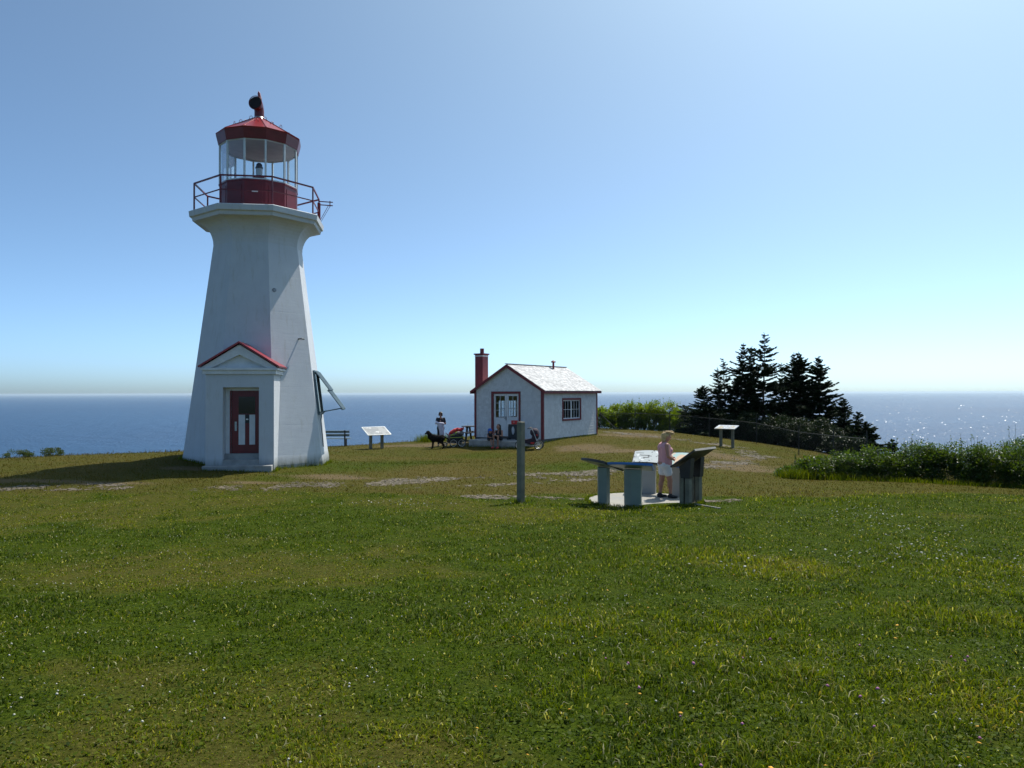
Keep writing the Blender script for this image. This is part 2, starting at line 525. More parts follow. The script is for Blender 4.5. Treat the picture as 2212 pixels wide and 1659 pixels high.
_v2, _f2 = path_sheet(-2, 22, 24, 48, .12)
path = linkmesh('gravel_path', npmesh('gravel_path', np.concatenate([_v1, _v2]), np.concatenate([_f1, _f2 + len(_v1)]), M_gravel, smooth=True))
kind(path, 'structure'); path['label'] = 'worn grey gravel path winding across the headland'

# ------------------------------------------------------------------ sea
def sea_material():
    m, nt, b = _new('sea_water')
    geo = N(nt, 'ShaderNodeNewGeometry')
    n0 = noise_node(nt, geo.outputs['Position'], .0011, 3)
    c = ramp(nt, n0.outputs[0], [(.3, (.003, .046, .125)), (.7, (.005, .060, .150))]).outputs[0]
    nt.links.new(c, b.inputs['Base Color'])
    b.inputs['Roughness'].default_value = .46
    b.inputs['IOR'].default_value = 1.33
    n1 = noise_node(nt, geo.outputs['Position'], .16, 5, .6)
    n2 = noise_node(nt, geo.outputs['Position'], .022, 3, .5)
    h = mathn(nt, 'ADD', n1.outputs[0], mathn(nt, 'MULTIPLY', n2.outputs[0], 2.0))
    bump(nt, b, h, 1.0, 6.0)
    return m
M_sea = sea_material()
SEA_Z = -80.0
rings = [0, 60, 150, 300, 600, 1200, 2500, 5000, 10000, 20000, 40000, 90000]
mb = MB()
nseg = 96
vs = [(0, 0, SEA_Z)]
for r_ in rings[1:]:
    vs += [(r_ * math.cos(2 * math.pi * k / nseg), r_ * math.sin(2 * math.pi * k / nseg), SEA_Z) for k in range(nseg)]
fs = [(0, 1 + k, 1 + (k + 1) % nseg) for k in range(nseg)]
for q in range(len(rings) - 2):
    for k in range(nseg):
        a = 1 + q * nseg + k; b_ = 1 + q * nseg + (k + 1) % nseg
        fs.append((a, a + nseg, b_ + nseg, b_))
mb.add(vs, fs)
sea = kind(mb.build('sea', M_sea), 'structure'); sea['label'] = 'calm blue sea reaching the horizon'

# facets added on the sea, tilted to mirror the sun as glints
def sea_glints(n):
    m, nt, b = _new('glint_facet'); b.inputs['Base Color'].default_value = (.006, .055, .12, 1); b.inputs['Roughness'].default_value = .32; b.inputs['IOR'].default_value = 1.33
    az = R(18) + R(34) * rng.random(n); az = np.where(rng.random(n) < .25, R(-5) + R(30) * rng.random(n), az)
    dep = .012 + .085 * rng.random(n) ** .8
    dist = 80.0 / dep
    x, y = np.sin(az) * dist, np.cos(az) * dist
    s = dist * (.00014 + .00038 * rng.random(n) ** 2.5); fa = R(245) + rng.normal(0, .35, n); sl = np.abs(rng.normal(.54, .14, n))
    fx, fy = np.cos(fa), np.sin(fa)             # facets tilt landward so that some throw the sun this way
    V = np.empty((n, 4, 3)); z0 = SEA_Z + .05
    for j, (u, v) in enumerate(((-1, -.5), (1, -.5), (1, .5), (-1, .5))):
        px_, py_ = -fy * u * s * 1.4 - fx * v * s, fx * u * s * 1.4 - fy * v * s
        V[:, j] = np.stack([x + px_, y + py_, z0 + (v + .5) * s * sl], 1)
    o = linkmesh('glint_facets', npmesh('glint_facets', V.reshape(-1, 3), np.arange(n * 4).reshape(-1, 4), m)); kind(o, 'stuff'); o['label'] = 'small tilted facets added for sun glints on the sea at the right'
sea_glints(9000)

# ------------------------------------------------------------------ grass
def blades(name, x, y, h, w, tint, lean, mat, label):
    n = len(x)
    z = gz(x, y) - .004
    az = rng.random(n) * 2 * np.pi
    ldir = rng.random(n) * 2 * np.pi
    wx, wy = np.cos(az) * w / 2, np.sin(az) * w / 2
    lx, ly = np.cos(ldir) * lean * h, np.sin(ldir) * lean * h
    V = np.empty((n, 5, 3))
    V[:, 0] = np.stack([x - wx, y - wy, z], 1); V[:, 1] = np.stack([x + wx, y + wy, z], 1)
    V[:, 2] = np.stack([x + lx * .35 - wx * .8, y + ly * .35 - wy * .8, z + h * .6], 1)
    V[:, 3] = np.stack([x + lx * .35 + wx * .8, y + ly * .35 + wy * .8, z + h * .6], 1)
    V[:, 4] = np.stack([x + lx, y + ly, z + h * (1 - .35 * lean)], 1)
    b = np.arange(n)[:, None] * 5
    Fc = np.concatenate([b + np.array([[0, 1, 3]]), b + np.array([[0, 3, 2]]), b + np.array([[2, 3, 4]])])
    me = npmesh(name, V.reshape(-1, 3), Fc, mat, tint=np.repeat(tint, 5))
    o = linkmesh(name, me); kind(o, 'stuff'); o['label'] = label
    return o
M_grass = leafmat('grass_blade', [(0, (.017, .034, .002)), (.25, (.049, .080, .004)), (.48, (.112, .142, .008)), (.62, (.19, .212, .014)), (.74, (.17, .145, .022)), (.86, (.20, .165, .055)), (1, (.44, .42, .25))], transl=.42, rough=.6, tcol=(1.4, 1.4, .35), spec=.10)

M_turf = leafmat('dry_turf_blade', [(0, (.028, .045, .003)), (.35, (.055, .068, .006)), (.65, (.085, .072, .016)), (.85, (.12, .092, .030)), (1, (.24, .20, .10))], transl=.35, rough=.7, tcol=(1.3, 1.25, .45), spec=.06)
PAD_C = Vector((3.12, 17.45, 0)); PAD_R = 1.32
LH = at(559, 1005, 25.0); LH.z = 0
LH_ROT = R(7.5)
HO = Vector((-1.863, 37.1, 0)); HO_ROT = math.atan2(-2.1, 3.318); HW, HD = 3.93, 5.9
def local(o, rz, x, y):
    dx = np.asarray(x) - o.x; dy = np.asarray(y) - o.y
    return dx * math.cos(rz) + dy * math.sin(rz), -dx * math.sin(rz) + dy * math.cos(rz)
def clear_of_things(x, y):
    k = np.hypot(x - PAD_C.x, y - PAD_C.y) > PAD_R
    a, b = local(LH, LH_ROT, x, y)
    k &= ~((np.hypot(a, b) < 2.35) | ((np.abs(a) < 1.05) & (b < 0) & (b > -2.8)))
    a, b = local(HO, HO_ROT, x, y)
    k &= ~((a > -.1) & (a < HW + .1) & (b > -.05) & (b < HD + .1)) & ~((a > .5) & (a < 3.75) & (b > -1.62) & (b < .1))
    return k

def lawn(n):
    u = rng.random(n)
    y = 2.0 + 17.3 * (.45 * u + .55 * u ** 1.7)
    x = (rng.random(n) * 2 - 1) * (.80 * y + 1.0)
    d, far = f_dry(x, y)
    k = (rng.random(n) > far * .93) & clear_of_things(x, y) & (rng.random(n) > f_gravel(x, y) * .9)
    x, y, d = x[k], y[k], d[k]
    n = len(x)
    lush = sstep(.53, .68, fbm(x, y, 1.6, 61)) * sstep(-2, 2.5, x) * sstep(14, 6, y)
    lush = np.maximum(lush, .8 * sstep(.52, .66, fbm(x, y, 2.2, 63)) * sstep(-2, 3, x))
    for c, rx, ry in ((gp(1480, 1390), .55, .35), (gp(1600, 1440), .7, .4), (gp(1350, 1470), .4, .3), (gp(1700, 1380), .6, .35), (gp(1680, 1230), 1.3, .9), (gp(1450, 1200), 1.6, 1.0), (gp(2050, 1330), .9, .7), (gp(1900, 1480), .5, .35)):
        lush = np.maximum(lush, sstep(1.2, .3, np.hypot((x - c[0]) / rx, (y - c[1]) / ry) + (fbm(x, y, .5, 66) - .5)))
    clump = fbm(x, y, .22, 71)
    h = (.012 + .032 * sstep(.2, .8, clump)) * (.5 + .9 * rng.random(n)) * (1 + 1.3 * lush)
    h *= (1 - .35 * d)
    w = (.0034 + .0040 * rng.random(n)) * (1 + y / 9.5)
    t = .30 + .42 * (d - .25) + (fbm(x, y, .5, 75) - .5) * .35 + rng.normal(0, .14, n) + .19 * lush + .02
    t = np.where(rng.random(n) < .08 + .06 * d, .80 + .22 * rng.random(n), t)  # pale straw blades; their pale colour also stands in for glints off the grass
    lean = .25 + 1.1 * rng.random(n) ** 1.1
    return blades('lawn_grass', x, y, h, w, np.clip(t, 0, 1), lean, M_grass, 'short green mown grass of the foreground lawn')
lawn(385000)
def headland(n):
    y = 17.5 + 28 * rng.random(n) ** 1.15
    x = (rng.random(n) * 2 - 1) * (.76 * y)
    d, far = f_dry(x, y)
    e = edge_dist(x, y)
    k = (rng.random(n) < far) & clear_of_things(x, y) & (rng.random(n) > f_gravel(x, y) * .93) & (rng.random(n) > f_bare(x, y) * .8) & (e < .6)
    x, y, d, e = x[k], y[k], d[k], e[k]
    n = len(x)
    h = (.02 + .05 * fbm(x, y, .4, 81)) * (.6 + .8 * rng.random(n)) * (1 + 2.0 * sstep(-.9, .2, e) * rng.random(n))
    w = .010 + .010 * rng.random(n)
    t = np.clip(.18 + .72 * d + rng.normal(0, .10, n), 0, 1)
    return blades('headland_grass', x, y, h, w, t, .2 + .8 * rng.random(n), M_turf, 'short dry olive turf of the headland around the lighthouse')
headland(95000)

# low broad clover leaves between the blades
def clover(n):
    y = 2.1 + 9 * rng.random(n) ** 1.4; x = (rng.random(n) * 2 - 1) * (.8 * y + .6)
    d, far = f_dry(x, y)
    k = (fbm(x, y, .5, 91) + rng.normal(0, .05, n) > .5) & (rng.random(n) > d)
    x, y = x[k], y[k]; n = len(x)
    s = .006 + .007 * rng.random(n)
    z = gz(x, y) + .008 + .02 * rng.random(n)
    a = rng.random(n) * 2 * np.pi
    tx = rng.normal(0, .35, n); ty = rng.normal(0, .35, n)
    V = np.empty((n, 6, 3))
    for j in range(6):
        cx = np.cos(a + j * np.pi / 3) * s; cy = np.sin(a + j * np.pi / 3) * s
        V[:, j] = np.stack([x + cx, y + cy, z + cx * tx + cy * ty], 1)
    Fc = np.arange(n)[:, None] * 6 + np.arange(6)[None]
    t = np.repeat(np.clip(.28 + rng.normal(0, .10, n), 0, 1), 6)
    o = linkmesh('clover_leaves', npmesh('clover_leaves', V.reshape(-1, 3), Fc, M_grass, tint=t))
    kind(o, 'stuff'); o['label'] = 'low clover leaves mixed into the lawn'
clover(30000)

# flower heads: small faceted domes on the grass
def flowers(name, x, y, s, zoff, flat, mat, label):
    n = len(x); z = gz(x, y) + zoff
    V = np.empty((n, 8, 3)); tx = rng.normal(0, .25, n); ty = rng.normal(0, .25, n) - .1
    for j in range(6):
        cx = math.cos(j * math.pi / 3) * s; cy = math.sin(j * math.pi / 3) * s
        V[:, j] = np.stack([x + cx, y + cy, z + cx * tx + cy * ty], 1)
    V[:, 6] = np.stack([x, y, z + s * flat], 1); V[:, 7] = np.stack([x, y, z - s * flat * .8], 1)
    tri = np.array([[j, (j + 1) % 6, 6] for j in range(6)] + [[(j + 1) % 6, j, 7] for j in range(6)])
    Fc = (np.arange(n)[:, None, None] * 8 + tri[None]).reshape(-1, 3)
    o = linkmesh(name, npmesh(name, V.reshape(-1, 3), Fc, mat)); kind(o, 'stuff'); o['label'] = label
M_white_fl = simple('petal_white', (.48, .46, .40), .8, .1, 40, bs=0)
M_yellow_fl = simple('petal_yellow', (.62, .33, .02), .8, .15, 40, bs=0)
M_purple_fl = simple('petal_purple', (.36, .13, .26), .8, .2, 40, bs=0)
def scatter(n, y0, y1, p=1.3, spread=.76):
    y = y0 + (y1 - y0) * rng.random(n) ** p; x = (rng.random(n) * 2 - 1) * (spread * y)
    return x, y
x, y = scatter(1500, 2.4, 15, 1.2); k = fbm(x, y, .7, 101) > .53; x, y = x[k], y[k]
flowers('white_clover_flowers', x, y, .0045 + .005 * rng.random(len(x)), .035 + .03 * rng.random(len(x)), .9, M_white_fl, 'small white clover heads dotted over the lawn')
x, y = scatter(160, 2.4, 13, 1.2); k = x > -1 + 1.5 * rng.random(len(x)); x, y = x[k], y[k]
flowers('yellow_flowers', x, y, .009 + .007 * rng.random(len(x)), .05 + .04 * rng.random(len(x)), .35, M_yellow_fl, 'yellow hawkweed flowers in the lawn')
x, y = scatter(70, 2.4, 6, 1.2); k = x > .5; x, y = x[k], y[k]
flowers('red_clover_flowers', x, y, .009 + .004 * rng.random(len(x)), .05 + .03 * rng.random(len(x)), .9, M_purple_fl, 'purple red clover heads at the right of the lawn')
dx, dy = [], []
for (px, py, nn, sx, sy) in ((860, 1097, 36, .8, .25), (900, 1100, 14, .5, .2), (1880, 1130, 60, .5, .9), (1870, 1110, 24, .3, .4), (1960, 1165, 34, .5, .6), (2030, 1200, 40, .6, .5), (1760, 1140, 24, .6, .6), (1840, 1220, 24, .4, .5), (2100, 1220, 26, .6, .4), (1620, 1240, 20, .4, .4), (1410, 1108, 16, .8, .3)):
    c = gp(px, py)
    dx.append(c[0] + rng.normal(0, sx, nn)); dy.append(c[1] + rng.normal(0, sy, nn))
x = np.concatenate(dx); y = np.concatenate(dy)
flowers('daisies', x, y, .011 + .008 * rng.random(len(x)), .07 + .08 * rng.random(len(x)), .3, M_white_fl, 'white daisies standing in loose clusters in the lawn')

# loose stones on the path and worn places
def stones(n):
    y = 16 + 26 * rng.random(n) ** 1.3; x = (rng.random(n) * 2 - 1) * (.74 * y)
    p = f_gravel(x, y) + .25 * f_bare(x, y)
    k = (rng.random(n) < p) & clear_of_things(x, y) & (edge_dist(x, y) < -.3)
    x, y = x[k], y[k]; n = len(x)
    s = (.006 + .014 * rng.random(n) ** 2.5) * (1 + y / 40); z = gz(x, y) + s * .3
    V = np.empty((n, 6, 3)); a = rng.random(n) * 6.28
    for j in range(4):
        e = s * (.7 + .6 * rng.random(n))
        V[:, j] = np.stack([x + np.cos(a + j * 1.57) * e, y + np.sin(a + j * 1.57) * e, z], 1)
    V[:, 4] = np.stack([x, y, z + s * .6], 1); V[:, 5] = np.stack([x, y, z - s * .6], 1)
    tri = np.array([[0, 1, 4], [1, 2, 4], [2, 3, 4], [3, 0, 4], [1, 0, 5], [2, 1, 5], [3, 2, 5], [0, 3, 5]])
    Fc = (np.arange(n)[:, None, None] * 6 + tri[None]).reshape(-1, 3)
    m, nt, b = _new('loose_stone')
    at_ = N(nt, 'ShaderNodeAttribute', attribute_name='tint')
    nt.links.new(ramp(nt, at_.outputs['Fac'], [(0, (.05, .04, .028)), (.6, (.12, .10, .075)), (1, (.28, .25, .20))]).outputs[0], b.inputs['Base Color'])
    b.inputs['Roughness'].default_value = .85
    o = linkmesh('loose_stones', npmesh('loose_stones', V.reshape(-1, 3), Fc, m, tint=np.repeat(rng.random(n), 6)))
    kind(o, 'stuff'); o['label'] = 'loose pale gravel stones on the worn path'
stones(60000)
# ------------------------------------------------------------------ shared paints
def tower_white():
    m, nt, b = _new('white_painted_concrete')
    tc = N(nt, 'ShaderNodeTexCoord'); P = tc.outputs['Object']
    n = noise_node(nt, P, 1.6, 5, .6)
    c = ramp(nt, n.outputs[0], [(.3, (.50, .525, .56)), (.7, (.56, .585, .615))]).outputs[0]
    # rust and lichen stains run down from edges
    mp = N(nt, 'ShaderNodeMapping'); mp.inputs['Scale'].default_value = (3.5, 3.5, .5); nt.links.new(P, mp.inputs[0])
    st = noise_node(nt, mp.outputs[0], 2.2, 6, .7)
    c = mixc(nt, ramp(nt, st.outputs[0], [(.54, (0, 0, 0)), (.78, (.5, .5, .5))]).outputs[0], c, (.36, .34, .27))
    # peeled and mossy band at the foot
    sep = N(nt, 'ShaderNodeSeparateXYZ'); nt.links.new(P, sep.inputs[0])
    foot = mathn(nt, 'MULTIPLY_ADD', sep.outputs[2], -3.2); foot.node.inputs[2].default_value = .95
    ft = mathn(nt, 'MULTIPLY', mathn(nt, 'MAXIMUM', foot, 0.0, True), mathn(nt, 'MULTIPLY', st.outputs[0], 1.5), True)
    c = mixc(nt, ft, c, (.10, .11, .075))
    nt.links.new(c, b.inputs['Base Color']); b.inputs['Roughness'].default_value = .75
    # shuttering lines every 1.2 m and board marks between
    lines = mathn(nt, 'FRACT', mathn(nt, 'MULTIPLY', sep.outputs[2], 1 / 1.22))
    li = mathn(nt, 'LESS_THAN', lines, .022)
    mp2 = N(nt, 'ShaderNodeMapping'); mp2.inputs['Scale'].default_value = (1.2, 1.2, 9); nt.links.new(P, mp2.inputs[0])
    bd = noise_node(nt, mp2.outputs[0], 1.6, 5, .6)
    fine = noise_node(nt, P, 30, 4, .6)
    h = mathn(nt, 'ADD', mathn(nt, 'MULTIPLY', bd.outputs[0], 1.0), mathn(nt, 'MULTIPLY', fine.outputs[0], .25))
    h = mathn(nt, 'SUBTRACT', h, mathn(nt, 'MULTIPLY', li, .5))
    bump(nt, b, h, .22, .013)
    return m
M_tower = tower_white()
M_white = simple('white_paint', (.66, .67, .68), .6, .08, 5, dirt=((.40, .38, .32), 7, .66))
M_red = simple('red_paint', (.135, .007, .011), .40, .2, 3, bs=.08, dirt=((.18, .02, .02), 5, .62))
M_redroof = simple('red_roof_paint', (.27, .018, .024), .30, .15, 3, bs=.08)
M_darkred = simple('dark_red_trim', (.15, .010, .016), .5, .2, 6)
M_metal = simple('galvanised_metal', (.42, .44, .45), .42, .15, 12, metal=.7)
M_teal = simple('grey_teal_sheet_metal', (.11, .16, .18), .5, .15, 10, metal=.35)
M_dark = simple('dark_interior', (.012, .012, .014), .8, .3, 5)
M_black = simple('black_plastic', (.015, .015, .017), .45, .3, 12)
M_conc = simple('grey_concrete', (.30, .30, .29), .85, .18, 4, bs=.5, bd=.01, dirt=((.12, .12, .10), 3, .6))
M_glass = glassmat('lantern_glass', (.92, .96, .96))
M_wglass = glassmat('window_glass', (.80, .86, .88), .2)
M_mull = simple('white_mullion_paint', (.60, .64, .66), .5, .08, 8)
M_ceil = simple('lantern_ceiling', (.42, .39, .37), .8, .12, 4)
M_steel = simple('dull_steel', (.20, .21, .22), .4, .2, 14, metal=.6)

# ------------------------------------------------------------------ lighthouse
LZ = g1(LH.x, LH.y) - .02
LZ = min(LZ, -.60)
lh = thing('lighthouse', 'tall white octagonal lighthouse with red lantern room and gallery railing', 'lighthouse', (LH.x, LH.y, LZ), LH_ROT)
def octring(Rr, z, n=8, off=R(22.5)):
    return [(Rr * math.cos(off + 2 * math.pi * k / n), Rr * math.sin(off + 2 * math.pi * k / n), z) for k in range(n)]
def zz(w): return w - LZ           # world height to local
R0, RN = 2.40, 1.46
zn = zz(6.55)
mb = MB()
prof = [(R0 + .03, -.6), (R0 + .015, .0)] + [(R0 + (RN - R0) * t, zn * t) for t in np.linspace(.04, 1, 16)]
for k in range(1, 10):                               # cavetto under the gallery
    a = k / 9 * math.pi / 2
    prof.append((RN + .62 * (1 - math.cos(a)), zn + .80 * math.sin(a) - .05 * k / 9))
mb.loft([octring(r_, z) for r_, z in prof])
mb.build('tower', M_tower, lh)
ztop = zz(7.62)
zc = prof[-1][1]
mb = MB(); mb.loft([octring(2.10, zc - .005), octring(2.13, zc + .10), octring(2.20, zc + .13), octring(2.22, ztop - .02), octring(2.20, ztop), octring(1.0, ztop + .002)])
mb.build('gallery_deck', M_tower, lh)

# lantern room on the deck, twelve sided
LOFF = R(-90 + 20.5)
def dring(Rr, z): return octring(Rr, z, 12, LOFF)
zr = zz(8.63); zg = zz(9.96); ze = zz(10.32); za = zz(11.04)
mb = MB(); mb.loft([dring(1.30, ztop + .003), dring(1.30, ztop + .08), dring(1.275, ztop + .085), dring(1.275, zr - .05), dring(1.30, zr - .045), dring(1.30, zr), dring(1.15, zr + .002)])
red = mb.build('lantern_wall', M_red, lh)
for k in range(12):                                   # raised panels of the lantern wall
    a = LOFF + (k + .5) * math.pi / 6
    c = Vector((math.cos(a), math.sin(a), 0)) * (1.275 * math.cos(math.pi / 12))
    rot = Matrix.Rotation(a, 3, 'Z')
    MB().box(c + Vector((0, 0, (ztop + zr) / 2 + .01)), (.024, .46, .66), rot).build('wall_panel', M_red, red)
# the small white plate and the hatch handle
a = LOFF - .5 * math.pi / 6; c = Vector((math.cos(a), math.sin(a), 0)) * 1.262
pl_ = MB().box(c + Vector((0, 0, ztop + .62)), (.02, .19, .065), Matrix.Rotation(a, 3, 'Z')).build('name_plate', M_white, red)
pl_['label'] = 'small white plate on the red lantern wall'
a = LOFF + 2.5 * math.pi / 6; c = Vector((math.cos(a), math.sin(a), 0)) * 1.27
MB().tube([c + Vector((-.05, 0, ztop + .42)), c + Vector((.03, .02, ztop + .42)), c + Vector((.03, .12, ztop + .42))], .012, 6).build('hatch_handle', M_metal, red)
# panes and mullions
rg = 1.262
for k in range(12):
    a0 = LOFF + k * math.pi / 6; a1 = a0 + math.pi / 6
    p0 = Vector((math.cos(a0) * rg, math.sin(a0) * rg, 0)); p1 = Vector((math.cos(a1) * rg, math.sin(a1) * rg, 0))
    d = (p1 - p0).normalized(); n_ = Vector((-d.y, d.x, 0))
    q0 = p0 + d * .03; q1 = p1 - d * .03
    m_ = MB()
    A = [q0 + Vector((0, 0, zr + .03)), q1 + Vector((0, 0, zr + .03)), q1 + Vector((0, 0, zg - .03)), q0 + Vector((0, 0, zg - .03))]
    m_.add(A, [(0, 1, 2, 3)])
    m_.build('pane', M_glass, lh)
    MB().bar(p0 + Vector((0, 0, zr)), p0 + Vector((0, 0, zg)), .055, .055, (p0.x, p0.y, 0)).build('mullion', M_mull, lh)
    m_ = MB(); m_.bar(p0 + Vector((0, 0, zr + .022)), p1 + Vector((0, 0, zr + .022)), .05, .04); m_.build('glazing_sill', M_mull, lh)
    m_ = MB(); m_.bar(p0 + Vector((0, 0, zg - .017)), p1 + Vector((0, 0, zg - .017)), .05, .034); m_.build('glazing_head', M_mull, lh)
# ceiling lining with ribs, seen from below
mb = MB()
mb.loft([dring(1.27, zg + .004), dring(1.02, zg + .17), dring(.98, zg + .17), dring(.12, zg + .34)], cap=True)
ceil = mb.build('lantern_ceiling', M_ceil, lh)
mb = MB()
for k in range(24):
    a = LOFF + k * math.pi / 12
    u = Vector((math.cos(a), math.sin(a), 0))
    mb.bar(u * .96 + Vector((0, 0, zg + .155)), u * .12 + Vector((0, 0, zg + .325)), .022, .03)
mb.build('ceiling_ribs', M_steel, ceil)
MB().tube([Vector((math.cos(t) * 1.0, math.sin(t) * 1.0, zg + .15)) for t in np.linspace(0, 2 * math.pi, 37)[:-1]], .03, 6, closed=True).build('ceiling_ring', M_steel, ceil)
MB().lathe([(.17, zg + .24), (.17, zg + .34)], n=16).build('ceiling_hub', M_black, ceil)
# roof
mb = MB()
mb.loft([dring(1.30, zg + .006), dring(1.375, ze - .04), dring(1.40, ze), dring(1.36, ze + .012), dring(.17, za), dring(.15, za + .02)])
roof = mb.build('lantern_roof', M_redroof, lh)
mb = MB()
mb.loft([dring(1.312, zg - .012), dring(1.39, ze - .045), dring(1.377, ze - .045), dring(1.302, zg - .012)], cap=False)
mb.build('eave_band', M_red, roof)
for k in range(12):                                  # standing seams
    a = LOFF + k * math.pi / 6; u = Vector((math.cos(a), math.sin(a), 0))
    MB().bar(u * 1.37 + Vector((0, 0, ze + .014)), u * .17 + Vector((0, 0, za + .004)), .02, .03).build('roof_seam', M_redroof, roof)
def rung(rad, ang):
    t = (1.38 - rad) / 1.21; z = ze + .012 + t * (za - ze)
    u = Vector((math.cos(ang), math.sin(ang), 0)); v = Vector((-u.y, u.x, 0))
    pts = []
    for q in np.linspace(0, 1, 9):
        th = R(-35) + q * R(250)
        pts.append(u * rad - v * (math.cos(th) * .055) + Vector((0, 0, z + .05 + math.sin(th) * .055)))
    pts = [pts[0] - v * .03] + pts + [pts[-1] + v * .03]
    MB().tube(pts, .0085, 5).build('roof_rung', M_darkred, roof)
for k in range(12):
    a = LOFF + (k + .5) * math.pi / 6
    rung(.86 if k % 2 else .98, a)
    if k % 2 == 0: rung(.45, a)
# ventilator cowl on top
cw = MB(); uvec = Vector((-.25, -.97, 0)).normalized()
base = Vector((0, 0, za - .05))
pts = [base, base + Vector((0, 0, .28))]
for q in np.linspace(.15, 1, 7):
    th = q * R(78)
    pts.append(base + Vector((0, 0, .28)) + Vector((0, 0, .20 * math.sin(th))) + uvec * (.20 * (1 - math.cos(th))))
tip = pts[-1]
for q in (.07, .14): pts.append(tip + uvec * q + Vector((0, 0, q * .2)))
cw.tube(pts, [.16, .16, .16, .16, .165, .17, .18, .19, .20, .215, .225], 20, cap=False)
vent = cw.build('ventilator', M_red, roof, smooth=True)
mouth = pts[-1]
mm = MB(); mm.tube([mouth - uvec * .10, mouth - uvec * .02], .205, 20); mm.build('cowl_dark_plug', M_dark, roof)  # black plug in the mouth paints the dark of the hollow
MB().tube([mouth + (Vector((-uvec.y, uvec.x, 0)) * math.cos(t) + Vector((0, 0, 1)) * math.sin(t)) * .225 for t in np.linspace(0, 2 * math.pi, 25)[:-1]], .012, 6, closed=True).build('cowl_rim', M_red, roof)
fin = MB(); side = Vector((-uvec.y, uvec.x, 0))
f0 = Vector((0, 0, zz(11.55)))
outline = [(.12, 0), (.16, .18), (.10, .40), (.0, .47), (-.10, .40), (-.13, .2), (-.08, 0)]
vd = (side * .9 + uvec * .45).normalized()
A = [f0 - uvec * .02 + vd * (a_ * .55 - b_ * .22 + .05) + Vector((0, 0, b_)) for a_, b_ in outline]
off = vd.cross(Vector((0, 0, 1))) * .012
fin.add([p - off for p in A] + [p + off for p in A], [tuple(range(7)), tuple(range(13, 6, -1))] + [(i, (i + 1) % 7, 7 + (i + 1) % 7, 7 + i) for i in range(7)])
fin.build('wind_vane', M_redroof, roof)
MB().lathe([(.20, za - .02), (.165, za + .05)], n=20).build('ventilator_flashing', M_metal, roof)
# the lamp inside
mb = MB(); mb.lathe([(.15, ztop + .01), (.12, ztop + .06), (.10, zz(9.0)), (.20, zz(9.02)), (.20, zz(9.06)), (.11, zz(9.10))], n=20)
lamp = mb.build('lamp_pedestal', M_steel, lh, smooth=True)
MB().lathe([(.105, zz(9.10)), (.115, zz(9.2)), (.105, zz(9.33))], n=20).build('lamp_lens', M_mull, lamp, smooth=True)
MB().lathe([(.125, zz(9.331)), (.13, zz(9.38)), (.10, zz(9.42)), (.10, zz(9.47)), (.05, zz(9.53)), (.01, zz(9.54))], n=20).build('lamp_cap', M_black, lamp, smooth=True)

# gallery railing
rail = bpy.data.objects.new('gallery_railing', None); COL.objects.link(rail); rail.parent = lh; rail.empty_display_size = .1
RV = [Vector(p) for p in octring(2.05, 0)]
for k in range(8):
    p, q = RV[k], RV[(k + 1) % 8]
    MB().bar(p + Vector((0, 0, ztop - .01)), p + Vector((0, 0, ztop + .92)), .045).build('railing_post', M_red, rail)
    MB().bar(p + Vector((0, 0, ztop + .92)), q + Vector((0, 0, ztop + .92)), .045).build('top_rail', M_red, rail)
    MB().bar(p + Vector((0, 0, ztop + .47)), q + Vector((0, 0, ztop + .47)), .032).build('mid_rail', M_red, rail)
# bracket arms sticking out at the right
v = RV[7] + Vector((0, 0, ztop)); u = Vector((.985, .17, 0))
for k in range(8):
    if RV[k].x > 1.5 and RV[k].y > 0: v = RV[k] + Vector((0, 0, ztop))
mb = MB(); mb.bar(v + Vector((0, 0, .86)), v + u * .48 + Vector((0, 0, .86)), .03); mb.bar(v + Vector((0, 0, .74)), v + u * .48 + Vector((0, 0, .74)), .03)
mb.bar(v + u * .38 + Vector((0, 0, .70)), v + u * .38 + Vector((0, 0, .90)), .03); mb.tube([v + u * .05 + Vector((0, 0, .2)), v + u * .33 + Vector((0, 0, .74))], .01, 5)
mb.tube([v + u * .05 + Vector((0, 0, .1)), v + u * .4 + Vector((0, 0, .74))], .008, 5); mb.b2(v.x - .05, v.x + .05, v.y - .05, v.y + .05, ztop, ztop + .8)
mb.build('bracket_arm', M_darkred, rail)

# porch
porch = bpy.data.objects.new('porch', None); COL.objects.link(porch); porch.parent = lh; porch.empty_display_size = .1
PX, PF = 1.0, -2.73                                  # half width, front plane
zp0 = -.5; zpt = zz(2.24); zd0 = zz(-.19); zd1 = zz(1.84)
OX0, OX1 = -.50, .56
mb = MB()
mb.b2(-PX, OX0, PF, -1.3, zp0, zpt); mb.b2(OX1, PX, PF, -1.3, zp0, zpt); mb.b2(OX0, OX1, PF, -1.3, zd1, zpt)
mb.b2(OX0, OX1, PF + .45, -1.3, zp0, zd1)
mb.build('porch_wall', M_tower, porch)
